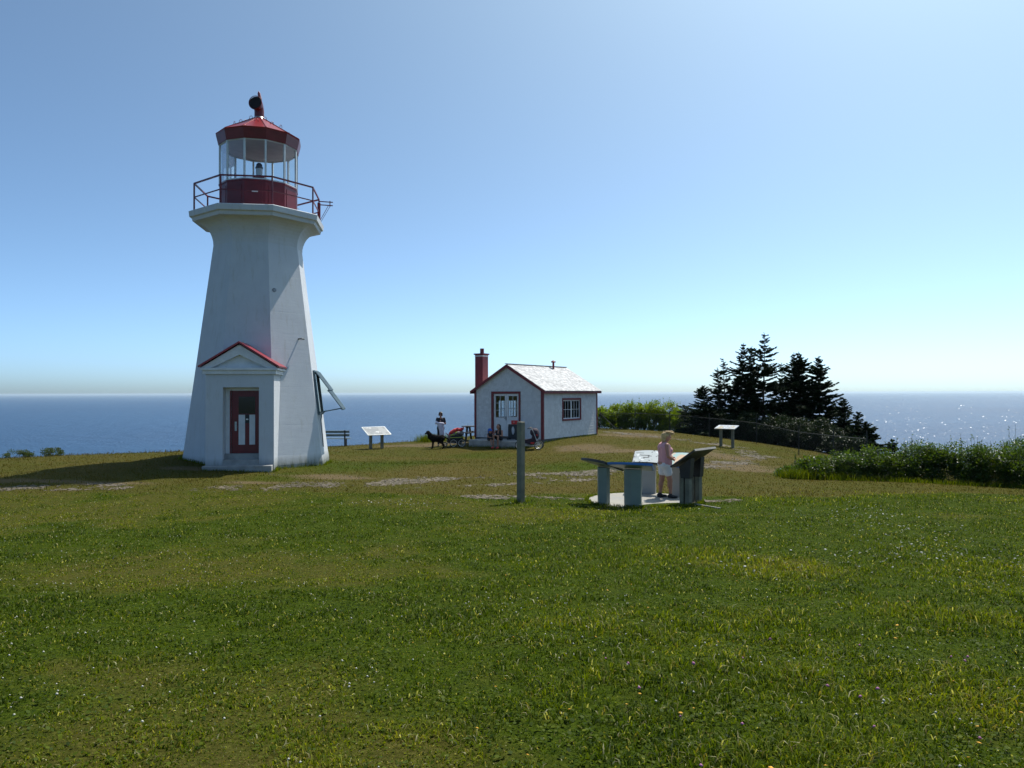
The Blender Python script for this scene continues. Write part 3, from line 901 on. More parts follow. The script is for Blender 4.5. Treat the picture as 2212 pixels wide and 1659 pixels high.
# cornice, entablature and pediment
mb = MB()
mb.b2(-PX - .07, PX + .07, PF - .07, -1.45, zpt + .002, zpt + .12)
mb.b2(-PX - .13, PX + .13, PF - .13, -1.5, zpt + .122, zpt + .19)
mb.build('cornice', M_white, porch)
ap = zz(3.19); ev = zz(2.47); hw = PX + .17
mb = MB(); mb.prism([(-hw + .1, zpt + .192), (hw - .1, zpt + .192), (0, ap - .06)], 'y', PF + .05, -1.4); mb.build('pediment', M_white, porch)
for s_ in (-1, 1):
    mb = MB(); mb.prism([(s_ * (hw - .05), zpt + .194), (s_ * (hw - .36), zpt + .194), (0, ap - .36), (0, ap - .055)], 'y', PF - .08, PF + .049)
    mb.build('raking_moulding', M_white, porch)
    mb = MB(); mb.prism([(s_ * hw, ev - .03), (s_ * (hw + .015), ev + .015), (0, ap + .045), (0, ap - .012)], 'y', PF - .17, -1.30)
    mb.build('porch_roof', M_redroof, porch)
# steps and plinth
MB().bbox(-PX - .03, PX - .02, PF - .28, PF - .002, -.55, zz(-.52), .015).build('plinth', M_conc, porch)
MB().bbox(OX0 + .002, OX1 - .002, PF - .02, PF + .21, zp0, zz(-.36), .01).build('step', M_conc, porch)
MB().bbox(OX0 + .002, OX1 - .002, PF + .2, PF + .44, zp0, zd0 - .004, .01).build('step', M_conc, porch)
# door
dr = MB(); dx0, dx1 = -.33, .51; dy = PF + .38
dr.b2(dx0, dx1, dy, dy + .05, zd0, zd1 - .10)
door = dr.build('door', M_red, lh)
mb = MB(); mb.b2(OX0 + .003, dx0 - .01, dy - .04, dy + .06, zd0 - .003, zd1 - .003); mb.b2(dx1 + .005, OX1 - .003, dy - .04, dy + .06, zd0 - .003, zd1 - .003); mb.b2(dx0 - .01, dx1 + .005, dy - .04, dy + .06, zd1 - .10, zd1 - .003)
mb.build('door_frame', M_white, door)
H = zd1 - zd0
MB().b2(-.12, .37, dy - .008, dy - .001, zd0 + .60 * H, zd0 + .86 * H).build('door_window', simple('dark_door_glass', (.012, .010, .012), .12, .2, 6, bs=0), door)
for x0, x1 in ((-.12, .07), (.20, .37)):
    MB().b2(x0, x1, dy - .012, dy - .001, zd0 + .13 * H, zd0 + .585 * H).build('door_panel', M_white, door)
MB().b2(.075, .195, dy - .02, dy - .002, zd0 + .46 * H, zd0 + .585 * H).build('notice_board', M_black, door)
MB().b2(.10, .17, dy - .024, dy - .021, zd0 + .505 * H, zd0 + .525 * H).build('notice_print', M_white, door)
mb = MB(); mb.b2(-.235, -.175, dy - .014, dy - .001, zd0 + .34 * H, zd0 + .48 * H); mb.tube([(-.205, dy - .014, zd0 + .4 * H), (-.205, dy - .06, zd0 + .4 * H), (-.15, dy - .06, zd0 + .4 * H)], .011, 6)
mb.build('door_handle', M_metal, door)
mb = MB(); mb.b2(dx0 - .04, dx0 - .002, dy - .05, dy - .042, zd0, zd1 - .1); mb.build('door_seal', M_darkred, door)

# storm shutter propped open over the window on the right-hand face
def apo(z): return (R0 + (RN - R0) * z / zn) * math.cos(R(22.5))
sz1, sz0 = zz(2.40), zz(.95)
shw = .50
sh = bpy.data.objects.new('side_window', None); COL.objects.link(sh); sh.parent = lh; sh.empty_display_size = .1
mb = MB()
for y_ in (-shw, shw): mb.bar((apo(sz0) + .03, y_, sz0), (apo(sz1) + .03, y_, sz1), .06, .08, (1, 0, 0))
mb.bar((apo(sz0) + .03, -shw - .04, sz0), (apo(sz0) + .03, shw + .04, sz0), .08, .06); mb.bar((apo(sz1) + .03, -shw - .04, sz1), (apo(sz1) + .03, shw + .04, sz1), .08, .06)
mb.build('window_frame', M_teal, sh)
mb = MB(); mb.add([(apo(sz0) + .02, -shw + .03, sz0 + .03), (apo(sz0) + .02, shw - .03, sz0 + .03), (apo(sz1) + .02, shw - .03, sz1 - .03), (apo(sz1) + .02, -shw + .03, sz1 - .03)], [(0, 1, 2, 3)])
mb.build('window_pane', simple('dark_window_glass', (.02, .025, .03), .1, .2, 5, bs=0), sh)
hx = apo(sz1) + .08; ex = hx + .92; ezz = sz1 - 1.28
hinge = Vector((hx, 0, sz1 - .03)); end = Vector((ex, 0, ezz)); dvec = end - hinge
nrm = Vector((-dvec.z, 0, dvec.x)).normalized()
if nrm.z < 0: nrm = -nrm
for (t0, t1, lift) in ((0, .5, .02), (.48, 1.0, -.02)):
    mb = MB()
    for k in range(6):
        y0 = -shw - .02 + k * (2 * shw + .04) / 6; y1 = y0 + (2 * shw + .04) / 6 - .012
        a = hinge + dvec * t0 + nrm * (lift + .012 * (k % 2)); b_ = hinge + dvec * t1 + nrm * (lift + .012 * (k % 2))
        mb.bar(Vector((a.x, (y0 + y1) / 2, a.z)), Vector((b_.x, (y0 + y1) / 2, b_.z)), y1 - y0, .03, tuple(nrm))
    for t in (t0 + .01, t1 - .01):
        c_ = hinge + dvec * t + nrm * (lift - .022)
        mb.bar((c_.x, -shw, c_.z), (c_.x, shw, c_.z), .05, .02, tuple(nrm))
    mb.build('shutter_panel', M_teal, sh)
for y_ in (-shw + .04, shw - .04):
    MB().tube([(apo(sz0) + .05, y_, sz0 + .06), (end.x - .06, y_, end.z + .02)], .018, 6).build('shutter_stay', M_teal, sh)
cz = sz0
mb = MB(); mb.tube([(apo(cz) + .22, -shw + .02, cz + .08), (apo(cz) + .12, -shw, cz + .0), (apo(cz - .2) + .07, -shw, cz - .2), (apo(cz - .5) + .06, -shw, cz - .5), (apo(cz - 1.1) + .04, -shw + .02, cz - 1.1)], .02, 6)
mb.build('conduit', M_steel, sh)
# fittings on the front right face
fa = R(-45); fu = Vector((math.cos(fa), math.sin(fa), 0)); fv = Vector((-fu.y, fu.x, 0))
def onface(v_, z): return fu * (apo(z) + .0) + fv * v_ + Vector((0, 0, z))
z_ = zz(5.0)
MB().tube([onface(-.46, z_) - fu * .02, onface(-.46, z_) + fu * .03], .065, 12).build('vent_hole_cover', M_steel, lh)
z_ = zz(3.45)
mb = MB(); mb.tube([onface(.34, z_) - fu * .02, onface(.34, z_) + fu * .14], .025, 8); mb.tube([onface(.34, z_) + fu * .14, onface(.46, z_) + fu * .14], .03, 8); mb.build('pipe_stub', M_steel, lh)
# ------------------------------------------------------------------ cottage
HZ = -.576                      # underside of the siding
HE, HR = 1.78, 2.96             # eave and ridge (wall line)
house = thing('cottage', 'small white shingled cottage with dark red trim and pale shingle roof', 'cottage', (HO.x, HO.y, 0), HO_ROT)
M_hwall = simple('white_wall_board', (.55, .57, .58), .7, .08, 3)
M_wsh = simple('white_wall_shingle', (.56, .58, .60), .7, .10, 9, perobj=.07, dirt=((.42, .43, .43), 5, .70))
M_rsh = simple('bleached_roof_shingle', (.52, .515, .51), .85, .2, 10, perobj=.22, bs=.3, bd=.006)
M_inside = simple('cottage_inside', (.13, .12, .11), .9, .2, 3)
WT = .12
DX0, DX1, DZ1 = 1.10, 2.62, 1.62          # door opening
WX0, WX1, WZ0, WZ1 = 1.99, 3.93, .30, 1.30  # side windows along the depth
def gable_z(x): return HE + (HR - HE) * (1 - abs(x - HW / 2) / (HW / 2))
mb = MB()                                  # front wall with door opening and gable
mb.b2(0, DX0, 0, WT, HZ, HE); mb.b2(DX1, HW, 0, WT, HZ, HE); mb.b2(DX0, DX1, 0, WT, DZ1, HE)
mb.prism([(0, HE), (HW, HE), (HW / 2, HR)], 'y', 0, WT)
mb.build('wall', M_hwall, house)
for sx in (0, HW - WT):
    mb = MB()
    mb.b2(sx, sx + WT, WT, WX0, HZ, HE); mb.b2(sx, sx + WT, WX1, HD - WT, HZ, HE)
    mb.b2(sx, sx + WT, WX0, WX1, HZ, WZ0); mb.b2(sx, sx + WT, WX0, WX1, WZ1, HE)
    mb.build('wall', M_hwall, house)
mb = MB(); mb.b2(0, HW, HD - WT, HD, HZ, HE); mb.prism([(0, HE), (HW, HE), (HW / 2, HR)], 'y', HD - WT, HD); mb.build('wall', M_hwall, house)
MB().b2(WT, HW - WT, WT, HD - WT, HZ - .1, HZ + .08).build('floor', M_inside, house)
MB().b2(WT, HW - WT, WT, HD - WT, HE - .12, HE - .06).build('ceiling', M_inside, house)
MB().b2(WT + .002, WT + .02, WT, WX0 - .05, HZ, HE - .12).build('inner_lining', M_inside, house)
MB().b2(WT + .002, WT + .02, WX1 + .05, HD - WT - .03, HZ, HE - .12).build('inner_lining', M_inside, house)
MB().b2(WT + .02, HW - WT, HD - WT - .02, HD - WT - .002, HZ, HE - .12).build('inner_lining', M_inside, house)
MB().b2(-.02, HW + .02, .02, HD + .02, -1.35, HZ - .012).build('foundation', simple('dark_foundation', (.075, .078, .08), .9, .25, 3), house)
# wall shingles: (wall, x0, x1, z) in courses
unit = MB(); unit.add([(-.5, -.004, 0), (.5, -.004, 0), (.5, -.016, 0), (-.5, -.016, 0), (-.5, -.002, .17), (.5, -.002, .17), (.5, -.004, .17), (-.5, -.004, .17)],
                      [(0, 1, 2, 3), (4, 7, 6, 5), (3, 2, 6, 7), (0, 4, 5, 1), (0, 3, 7, 4), (1, 5, 6, 2)])
ush = unit.mesh('wall_shingle', M_wsh)
pieces = []
def course_pieces(L, z, lo, hi, hole):
    out = []; x = lo - random.random() * .12
    while x < hi:
        w = random.uniform(.10, .22); a, b = max(x, lo), min(x + w, hi); x += w
        if b - a < .03: continue
        if hole and hole[2] - .05 < z + .06 < hole[3] + .02:
            if a >= hole[0] and b <= hole[1]: continue
            if a < hole[0] < b: b = hole[0]
            if a < hole[1] < b: a = hole[1]
        if b - a > .02: out.append((a, b))
    return out
EXP = .142
z = HZ
while z < HR - .12:
    lo, hi = .0, HW
    if z + .1 > HE:
        t = (HR - (z + .1)) / (HR - HE) * HW / 2
        lo, hi = HW / 2 - t, HW / 2 + t
    for a, b in course_pieces(HW, z, lo, hi, (DX0 - .02, DX1 + .02, HZ - 1, DZ1)): pieces.append(('F', a, b, z))
    if z < HE - .1:
        for a, b in course_pieces(HD, z, 0, HD, (WX0, WX1, WZ0, WZ1)): pieces.append(('S', a, b, z))
    z += EXP
def wall_tf(k, a, b, z):
    w = b - a - .004
    if k == 'F': return Vector(((a + b) / 2, 0, z)), 0.0, w
    return Vector((HW, (a + b) / 2, z)), R(90), w
def depth_of(p):
    c, s = math.cos(HO_ROT), math.sin(HO_ROT)
    return HO.y + s * p.x + c * p.y
pieces.sort(key=lambda q: depth_of(wall_tf(*q)[0]) - .3 * (q[2] - q[1]) * 10)
for q in pieces[:300]:
    p, rz, w = wall_tf(*q)
    linkmesh('wall_shingle', ush, house, p, (0, 0, rz), (w, 1, 1))
rest = MB()
for q in pieces[300:]:
    p, rz, w = wall_tf(*q); M_ = Matrix.Rotation(rz, 3, 'Z')
    rest.add([p + M_ @ Vector((v[0] * w, v[1], v[2])) for v in unit.v], unit.f)
kind(rest.build('wall_shingles', M_wsh, house), 'stuff')
# roof
OV, RK = .20, .14
slope = math.atan2(HR - HE, HW / 2); tn = math.tan(slope)
RT = .07
def roofpoly(side, lift):
    s_ = 1 if side > 0 else -1
    xe = HW / 2 + s_ * (HW / 2 + OV); zee = HE - OV * tn
    return [(HW / 2, HR + lift), (xe, zee + lift), (xe, zee + lift + RT), (HW / 2, HR + lift + RT)]
roofs = {}
for s_ in (-1, 1):
    mb = MB(); mb.prism(roofpoly(s_, .012), 'y', -RK, HD + RK)
    roofs[s_] = mb.build('roof', M_rsh, house)
ru = MB(); ru.add([(-.5, 0, 0), (.5, 0, 0), (.5, 0, .014), (-.5, 0, .014), (-.5, .24, 0), (.5, .24, 0), (.5, .24, .004), (-.5, .24, .004)],
                  [(0, 1, 2, 3), (4, 7, 6, 5), (3, 2, 6, 7), (0, 4, 5, 1), (0, 3, 7, 4), (1, 5, 6, 2)])
rsh = ru.mesh('roof_shingle', M_rsh)
SL = (HW / 2 + OV) / math.cos(slope)
rp = []
c = -.03; ci = 0
while c < SL - .06:
    y = -RK - .02 - random.random() * .1
    while y < HD + RK:
        w = random.uniform(.08, .19); a, b = max(y, -RK - .015), min(y + w, HD + RK + .015); y += w
        if b - a > .03: rp.append((a, b, c + random.uniform(-.012, .012), random.uniform(0, .007)))
    c += .125; ci += 1
def roof_tf(a, b, c, lift):
    xe = HW + OV; zee = HE - OV * tn + .012 + RT / math.cos(slope) * 1.0
    base = Vector((xe, (a + b) / 2, zee)) + Vector((-math.cos(slope), 0, math.sin(slope))) * c + Vector((math.sin(slope), 0, math.cos(slope))) * (.006 + lift)
    # local x along depth, y up the slope, tail slightly raised
    tilt = slope - R(1.6)
    M_ = Matrix(((0, -math.cos(tilt), math.sin(tilt)), (1, 0, 0), (0, math.sin(tilt), math.cos(tilt))))
    return base, M_, b - a - .006
rp.sort(key=lambda q: depth_of(roof_tf(*q)[0]) + .4 * q[2])
for q in rp[:300]:
    p, M_, w = roof_tf(*q)
    linkmesh('roof_shingle', rsh, roofs[1], p, M_.to_euler(), (w, 1, 1))
rest = MB()
for q in rp[300:]:
    p, M_, w = roof_tf(*q)
    rest.add([p + M_ @ Vector((v[0] * w, v[1], v[2])) for v in ru.v], ru.f)
kind(rest.build('roof_shingles', M_rsh, roofs[1]), 'stuff')
MB().bar((HW / 2, -RK - .01, HR + RT + .05), (HW / 2, HD + RK + .01, HR + RT + .05), .16, .03).build('ridge_board', simple('ridge_wood', (.40, .38, .36), .85, .2, 8), roofs[1])
# trim
for s_ in (-1, 1):
    xe = HW / 2 + s_ * (HW / 2 + OV + .01)
    zee = HE - OV * tn
    for y0 in (-RK - .028, HD + RK + .003):
        mb = MB(); mb.prism([(HW / 2, HR + RT + .015), (xe, zee + RT + .015), (xe, zee - .06), (HW / 2, HR - .065)], 'y', y0, y0 + .025)
        mb.build('rake_board', M_darkred, house)
    mb = MB(); mb.b2(xe - s_ * .012 - .012, xe - s_ * .012 + .012, -RK, HD + RK, zee - .05, zee + RT - .005); mb.build('fascia_board', M_darkred, house)
    mb = MB(); mb.b2(min(xe - s_ * .03, HW / 2 + s_ * HW / 2), max(xe - s_ * .03, HW / 2 + s_ * HW / 2), -RK + .01, HD + RK - .01, zee - .045, zee - .03); mb.build('soffit', M_darkred, house)
cb = .11
for (x0, y0) in ((-.03, -.03), (HW - cb + .03, -.03), (-.03, HD - cb + .03), (HW - cb + .03, HD - cb + .03)):
    mb = MB(); xa = x0 if x0 < 1 else x0 + cb
    ya = y0 if y0 < 1 else y0 + cb
    mb.b2(x0, x0 + cb, ya - .012, ya + .012, HZ - .01, HE + .02); mb.b2(xa - .012, xa + .012, y0 + (.012 if y0 < 1 else 0), y0 + cb - (0 if y0 < 1 else .012), HZ - .01, HE - .05)
    mb.build('corner_board', M_darkred, house)
# door frame and the two glazed doors
mb = MB(); mb.b2(DX0 - .1, DX0 + .02, -.045, .05, HZ + .08, DZ1 + .10); mb.b2(DX1 - .02, DX1 + .08, -.045, .05, HZ + .08, DZ1 + .10); mb.b2(DX0 + .02, DX1 - .02, -.045, .05, DZ1 - .01, DZ1 + .10)
mb.build('door_frame', M_darkred, house)
M_door = simple('white_door_paint', (.60, .62, .64), .55, .06, 5)
def glazed(name, parent, x0, x1, z0, z1, y, cols, rows, st, mat, mt=.022, axis='x', thick=.045, bottom=None):
    """a sash or glazed door: stiles and rails, glazing bars, one pane per opening"""
    def box(m_, a, b, c, d, t=thick):
        if axis == 'x': m_.b2(a, b, y - t / 2, y + t / 2, c, d)
        else: m_.b2(y - t / 2, y + t / 2, a, b, c, d)
    m_ = MB(); bz = z0 + st if bottom is None else bottom
    box(m_, x0, x0 + st, z0, z1); box(m_, x1 - st, x1, z0, z1); box(m_, x0 + st, x1 - st, z1 - st, z1); box(m_, x0 + st, x1 - st, z0, bz)
    o = m_.build(name, mat, parent)
    gx0, gx1, gz0, gz1 = x0 + st, x1 - st, bz, z1 - st
    for k in range(1, cols):
        m_ = MB(); xx = gx0 + (gx1 - gx0) * k / cols; box(m_, xx - mt / 2, xx + mt / 2, gz0, gz1, thick * .6); m_.build('glazing_bar', mat, o)
    for k in range(1, rows):
        m_ = MB(); z_ = gz0 + (gz1 - gz0) * k / rows; box(m_, gx0, gx1, z_ - mt / 2, z_ + mt / 2, thick * .5); m_.build('glazing_bar', mat, o)
    for i in range(cols):
        for j in range(rows):
            m_ = MB(); a = gx0 + (gx1 - gx0) * i / cols; b = gx0 + (gx1 - gx0) * (i + 1) / cols; c_ = gz0 + (gz1 - gz0) * j / rows; d = gz0 + (gz1 - gz0) * (j + 1) / rows
            if axis == 'x': m_.add([(a, y, c_), (b, y, c_), (b, y, d), (a, y, d)], [(0, 1, 2, 3)])
            else: m_.add([(y, a, c_), (y, b, c_), (y, b, d), (y, a, d)], [(0, 1, 2, 3)])
            m_.build('pane', M_wglass, o)
    return o
dm = (DX0 + DX1) / 2 + .02
dz0 = HZ + .09
d1 = glazed('door', house, DX0 + .03, dm, dz0, DZ1 - .02, .03, 2, 3, .10, M_door, bottom=dz0 + .92)
d2 = glazed('door', house, dm + .012, DX1 - .03, dz0, DZ1 - .02, .03, 2, 3, .10, M_door, bottom=dz0 + .96)
mb = MB(); mb.b2(dm - .05, dm - .02, -.012, .006, dz0 + .78, dz0 + .98); mb.tube([(dm - .035, -.01, dz0 + .88), (dm - .035, -.06, dz0 + .88), (dm - .10, -.06, dz0 + .88)], .011, 6); mb.build('handle', M_black, d1)
# side windows
for sx, yy in ((HW, HW - .04), (0, .04)):
    win = bpy.data.objects.new('window', None); COL.objects.link(win); win.parent = house; win.empty_display_size = .1
    o_ = 1 if sx > 1 else -1; f0, f1 = (sx, sx + .035) if o_ > 0 else (sx - .035, sx)
    mb = MB(); mb.b2(f0, f1, WX0 - .06, WX0 + .03, WZ0 - .06, WZ1 + .08); mb.b2(f0, f1, WX1 - .03, WX1 + .06, WZ0 - .06, WZ1 + .08); mb.b2(f0, f1, WX0 + .03, WX1 - .03, WZ1 - .02, WZ1 + .08); mb.b2(f0, f1 + .02 * o_ if o_ > 0 else f1, WX0 + .03, WX1 - .03, WZ0 - .06, WZ0 + .02)
    mb.build('window_frame', M_darkred, win)
    wm = (WX0 + WX1) / 2
    glazed('sash', win, WX0 + .03, wm, WZ0 + .02, WZ1 - .02, yy, 3, 2, .055, M_door, axis='y')
    glazed('sash', win, wm + .004, WX1 - .03, WZ0 + .02, WZ1 - .02, yy, 3, 2, .055, M_door, axis='y')
# chimney up the outside of the left wall
ch = bpy.data.objects.new('chimney', None); COL.objects.link(ch); ch.parent = house; ch.empty_display_size = .1
cx0, cx1, cy0, cy1 = -.50, -.02, .70, 1.20
MB().bbox(cx0, cx1, cy0, cy1, -1.2, 3.62, .004).build('chimney_shaft', M_darkred, ch)
mb = MB(); mb.b2(cx0 - .012, cx1 + .012, cy0 - .012, cy1 + .012, 3.53, 3.58); wb = mb.build('flashing_band', M_white, ch); wb['label'] = 'chipped white band under the chimney cap'
MB().b2(cx0 - .05, cx1 + .05, cy0 - .05, cy1 + .05, 3.622, 3.69).build('chimney_cap', M_darkred, ch)
MB().lathe([(.105, 3.69), (.105, 3.95)], ((cx0 + cx1) / 2 + .03, (cy0 + cy1) / 2, 0), 14).build('flue_pipe', M_darkred, ch, smooth=True)
# roof vent
vx, vy = HW / 2 + .22, 4.2; vz = HR - .22 * tn + RT
vp = MB(); vp.lathe([(.055, vz - .05), (.055, vz + .38)], (vx, vy, 0), 12); v_ = vp.build('vent_pipe', M_darkred, house, smooth=True)
MB().lathe([(.06, vz + .375), (.13, vz + .38), (.13, vz + .43), (.02, vz + .50)], (vx, vy, 0), 12).build('vent_cap', M_darkred, v_, smooth=True)
mb = MB(); mb.box((vx + .03, vy, vz + .01), (.34, .34, .02), Matrix.Rotation(slope, 3, 'Y')); mb.build('vent_flashing', M_darkred, v_)
# concrete step in front of the doors
hm = Matrix.Translation((HO.x, HO.y, 0)) @ Matrix.Rotation(HO_ROT, 4, 'Z')
def hw_(x, y, z=0.0): return hm @ Vector((x, y, z))
PADZ = HZ - .03
mb = MB(); mb.bbox(.62, 3.62, -1.45, -.02, -1.4, PADZ, .03)
pad = mb.build('doorstep', M_conc, None, loc=(HO.x, HO.y, 0), rot=(0, 0, HO_ROT)); tag(pad, 'low grey concrete doorstep in front of the cottage doors', 'doorstep')

# ------------------------------------------------------------------ street furniture of the headland
M_post = simple('weathered_green_wood', (.165, .158, .115), .85, .25, 5, bs=.5, bd=.006, dirt=((.09, .10, .08), 4, .62))
M_oldwood = simple('old_brown_wood', (.13, .105, .08), .85, .25, 6, bs=.5, bd=.006)
M_darkwood = simple('dark_stained_wood', (.045, .042, .04), .8, .25, 6)
M_greyblue = simple('grey_blue_slat_paint', (.15, .20, .21), .6, .15, 5)
p = on_ground(1125, 1087, 17.0)
po = MB(); ph = .98 - p.z
po.bbox(-.072, .072, -.072, .072, -.25, ph, .012)
o = po.build('wooden_post', M_post, None, loc=p, rot=(0, R(.4), R(47))); tag(o, 'square weathered wooden post standing alone in the lawn', 'post')

# bench with its back to us
def bench(loc, rz):
    t = thing('bench', 'slatted bench on the cliff edge right of the lighthouse, facing the sea', 'bench', loc, rz)
    for z_, y_ in ((.62, -.235), (.80, -.265)):
        MB().box((0, y_, z_), (1.6, .03, .125), Matrix.Rotation(R(10), 3, 'X')).build('back_slat', M_greyblue, t)
    for k in range(3):
        MB().box((0, -.12 + k * .14, .435), (1.6, .12, .032)).build('seat_slat', M_greyblue, t)
    for x in (-.56, .56):
        m_ = MB(); m_.bar((x, -.27, .0), (x, -.29, .88), .07, .06, (0, 1, 0)); m_.build('back_post', M_darkwood, t)
        m_ = MB(); m_.bar((x, .16, -.05), (x, .14, .42), .07, .06, (0, 1, 0)); m_.build('front_leg', M_darkwood, t)
        m_ = MB(); m_.b2(x - .03, x + .03, -.25, .20, .36, .418); m_.build('seat_bearer', M_darkwood, t)
    return t
b_loc = on_ground(724, 963, 39.3)
bench(b_loc, R(3))

# flat printed panels
def printmat(name, base, blobs, scale, thr, extra=None, rough=.35, shift=0):
    m, nt, b = _new(name)
    tc = N(nt, 'ShaderNodeTexCoord')
    mp = N(nt, 'ShaderNodeMapping'); mp.inputs['Location'].default_value = (shift, shift * .7, 0); nt.links.new(tc.outputs['Object'], mp.inputs[0])
    P = mp.outputs[0]
    n = noise_node(nt, P, scale, 4)
    c = mixc(nt, ramp(nt, n.outputs[0], [(thr, (0, 0, 0)), (thr + .03, (1, 1, 1))]).outputs[0], base, blobs)
    if extra:
        n2 = noise_node(nt, P, extra[1], 2)
        c = mixc(nt, ramp(nt, n2.outputs[0], [(extra[2], (0, 0, 0)), (extra[2] + .02, (1, 1, 1))]).outputs[0], c, extra[0])
    nt.links.new(c, b.inputs['Base Color']); b.inputs['Roughness'].default_value = rough
    return m
M_print_grey = printmat('grey_print', (.13, .14, .15), (.20, .21, .21), 3, .5)
M_print_pale = printmat('pale_map_print', (.48, .50, .52), (.40, .42, .42), 3, .5, ((.50, .42, .28), 2.2, .56))
M_print_bw = printmat('monochrome_print', (.42, .45, .45), (.05, .055, .06), 9, .60, ((.66, .68, .68), 7, .64))
M_print_map = printmat('coloured_map_print', (.36, .50, .46), (.62, .44, .28), 1.3, .50, ((.44, .54, .52), 5, .62), shift=2.3)
M_print_dark = printmat('dark_print', (.10, .12, .13), (.2, .2, .18), 4, .55)
M_ink = simple('dark_ink', (.03, .035, .04), .6, .1, 5, bs=0)
M_paper = simple('white_ink', (.62, .63, .62), .6, .08, 5, bs=0)
def sign(label, loc, rz, w=1.15, d=.70, h=.80, tilt=28, printm=M_print_grey, marks=()):
    """two posts under a tilted board; the reader stands at -y"""
    t = thing('information_panel', label, 'sign', loc, rz)
    c = Vector((0, 0, h)); T = Matrix.Rotation(R(tilt), 3, 'X')
    for x in (-.30, .30):
        MB().b2(x - .06, x + .06, -.055, .055, -.25, h - .055).build('post', M_post, t)
    m_ = MB(); m_.box(c, (w, d, .035), T); bd = m_.build('board', M_metal, t)
    m_ = MB(); m_.box(c + T @ Vector((0, 0, .020)), (w - .05, d - .05, .004), T); pr = m_.build('print', printm, bd)
    for (x, y, ww, hh, mm_) in marks:
        MB().box(c + T @ Vector((x, y, .0235)), (ww, hh, .002), T).build('print_mark', mm_, bd)
    return t
marks1 = [(-.38, .25, .07, .03, M_paper), (-.26, .26, .16, .02, M_paper), (-.24, .22, .12, .015, M_paper), (-.04, -.12, .06, .07, M_paper), (.05, -.09, .05, .06, M_paper), (.0, -.20, .05, .05, M_paper), (.12, -.14, .05, .03, M_paper)]
sign('grey information panel on two posts between the bench and the cottage', on_ground(813, 968, 35), R(38), 1.22, .78, .84, 27, M_print_grey, marks1)
marks2 = [(x_ * .16 - .3, y_ * .07, .11, .012, M_ink) for x_ in range(5) for y_ in (-2, -1, 1, 2)]
sign('pale information panel on two posts in front of the wire fence', on_ground(1570, 965, 36), R(-38), 1.02, .62, .98, 14, M_print_pale, marks2)

# ring of tilted reading panels around a round concrete pad
PAD_Z = float(np.mean([g1(PAD_C.x + PAD_R * .7 * math.cos(a), PAD_C.y + PAD_R * .7 * math.sin(a)) for a in np.linspace(0, 6.28, 9)])) + .015
M_padc = simple('pale_pad_concrete', (.27, .255, .22), .85, .12, 3, bs=.4, bd=.008, dirt=((.20, .22, .24), 1.6, .55))
mb = MB(); mb.lathe([(PAD_R, -.3), (PAD_R, -.012), (PAD_R - .015, 0)], n=48)
pd = mb.build('round_pad', M_padc, None, loc=(PAD_C.x, PAD_C.y, PAD_Z)); kind(pd, 'structure'); pd['label'] = 'round pale concrete pad in the lawn'
M_pgreen = simple('pale_green_enamel', (.20, .235, .20), .45, .08, 3, bs=.05)
M_pwhite = simple('off_white_enamel', (.36, .355, .32), .5, .08, 3, bs=.05)
M_blue = simple('blue_enamel', (.035, .13, .34), .4, .12, 5, bs=.05)
M_brown = simple('dark_brown_board', (.035, .032, .030), .6, .2, 5)
def arcpanel(w0, w1, d, th, bulge, n=10):
    """flat panel; far edge (+y) bowed outward, near edge (-y) narrower"""
    pts = []
    for k in range(n + 1):
        u = -1 + 2 * k / n; pts.append((u * w1 / 2, d / 2 + bulge * (1 - u * u)))
    for k in range(n + 1):
        u = 1 - 2 * k / n; pts.append((u * w0 / 2, -d / 2 + bulge * .45 * (1 - u * u)))
    return pts
def reading_panel(label, px_, py_, face, printm, edge, pillar_m, tilt=22, w=1.0, d=.56, h=.86, marks=()):
    """pillar at world (px_,py_); face = direction the print looks (towards the pad centre)"""
    rz = math.atan2(face[1], face[0]) + math.pi / 2    # -y of the panel looks along face
    t = thing('reading_panel', label, 'sign', (px_, py_, PAD_Z), rz)
    m_ = MB()
    sec = [(-.20, .09), (-.20, -.02), (0, -.11), (.20, -.02), (.20, .09), (0, .13)]
    sec = [(-.19, -.06), (.19, -.06), (.19, .03), (0, .13), (-.19, .03)]
    m_.prism(sec, 'z', -.2, h - .03); m_.build('pillar', pillar_m, t)
    T = Matrix.Rotation(R(tilt), 3, 'X'); c = Vector((0, 0, h + .03))
    pl = arcpanel(w * .82, w, d, .05, .07)
    def slab(z0, z1, s):
        m2 = MB(); n_ = len(pl)
        A = [c + T @ Vector((x * s, y * s, z0)) for x, y in pl] + [c + T @ Vector((x * s, y * s, z1)) for x, y in pl]
        m2.add(A, [tuple(range(n_)), tuple(range(2 * n_ - 1, n_ - 1, -1))] + [(i, (i + 1) % n_, n_ + (i + 1) % n_, n_ + i) for i in range(n_)])
        return m2
    bd = slab(-.025, .025, 1).build('board', edge, t)
    slab(.0255, .029, .96).build('print', printm, bd)
    slab(-.030, -.0255, .93).build('underside', pillar_m, bd)
    for (x, y, ww, hh, mm_) in marks:
        MB().box(c + T @ Vector((x, y, .0305)), (ww, hh, .002), T).build('print_mark', mm_, bd)
    return t
def toc(x, y): return (PAD_C.x - x, PAD_C.y - y)
A_ = at(1303, 1089, 16.95); B_ = at(1367, 1097, 16.45); C_ = at(1401, 1068, 18.62); D_ = at(1464, 1075, 18.15)
reading_panel('thin dark reading panel seen edge-on, leftmost of the ring', A_.x, A_.y, toc(A_.x, A_.y), M_print_dark, M_brown, M_pgreen, 20, .95, .64)
reading_panel('blue-edged reading panel on a pale green pillar, nearest of the ring', B_.x, B_.y, toc(B_.x, B_.y), M_print_map, M_blue, M_pgreen, 17, 1.02, .56)
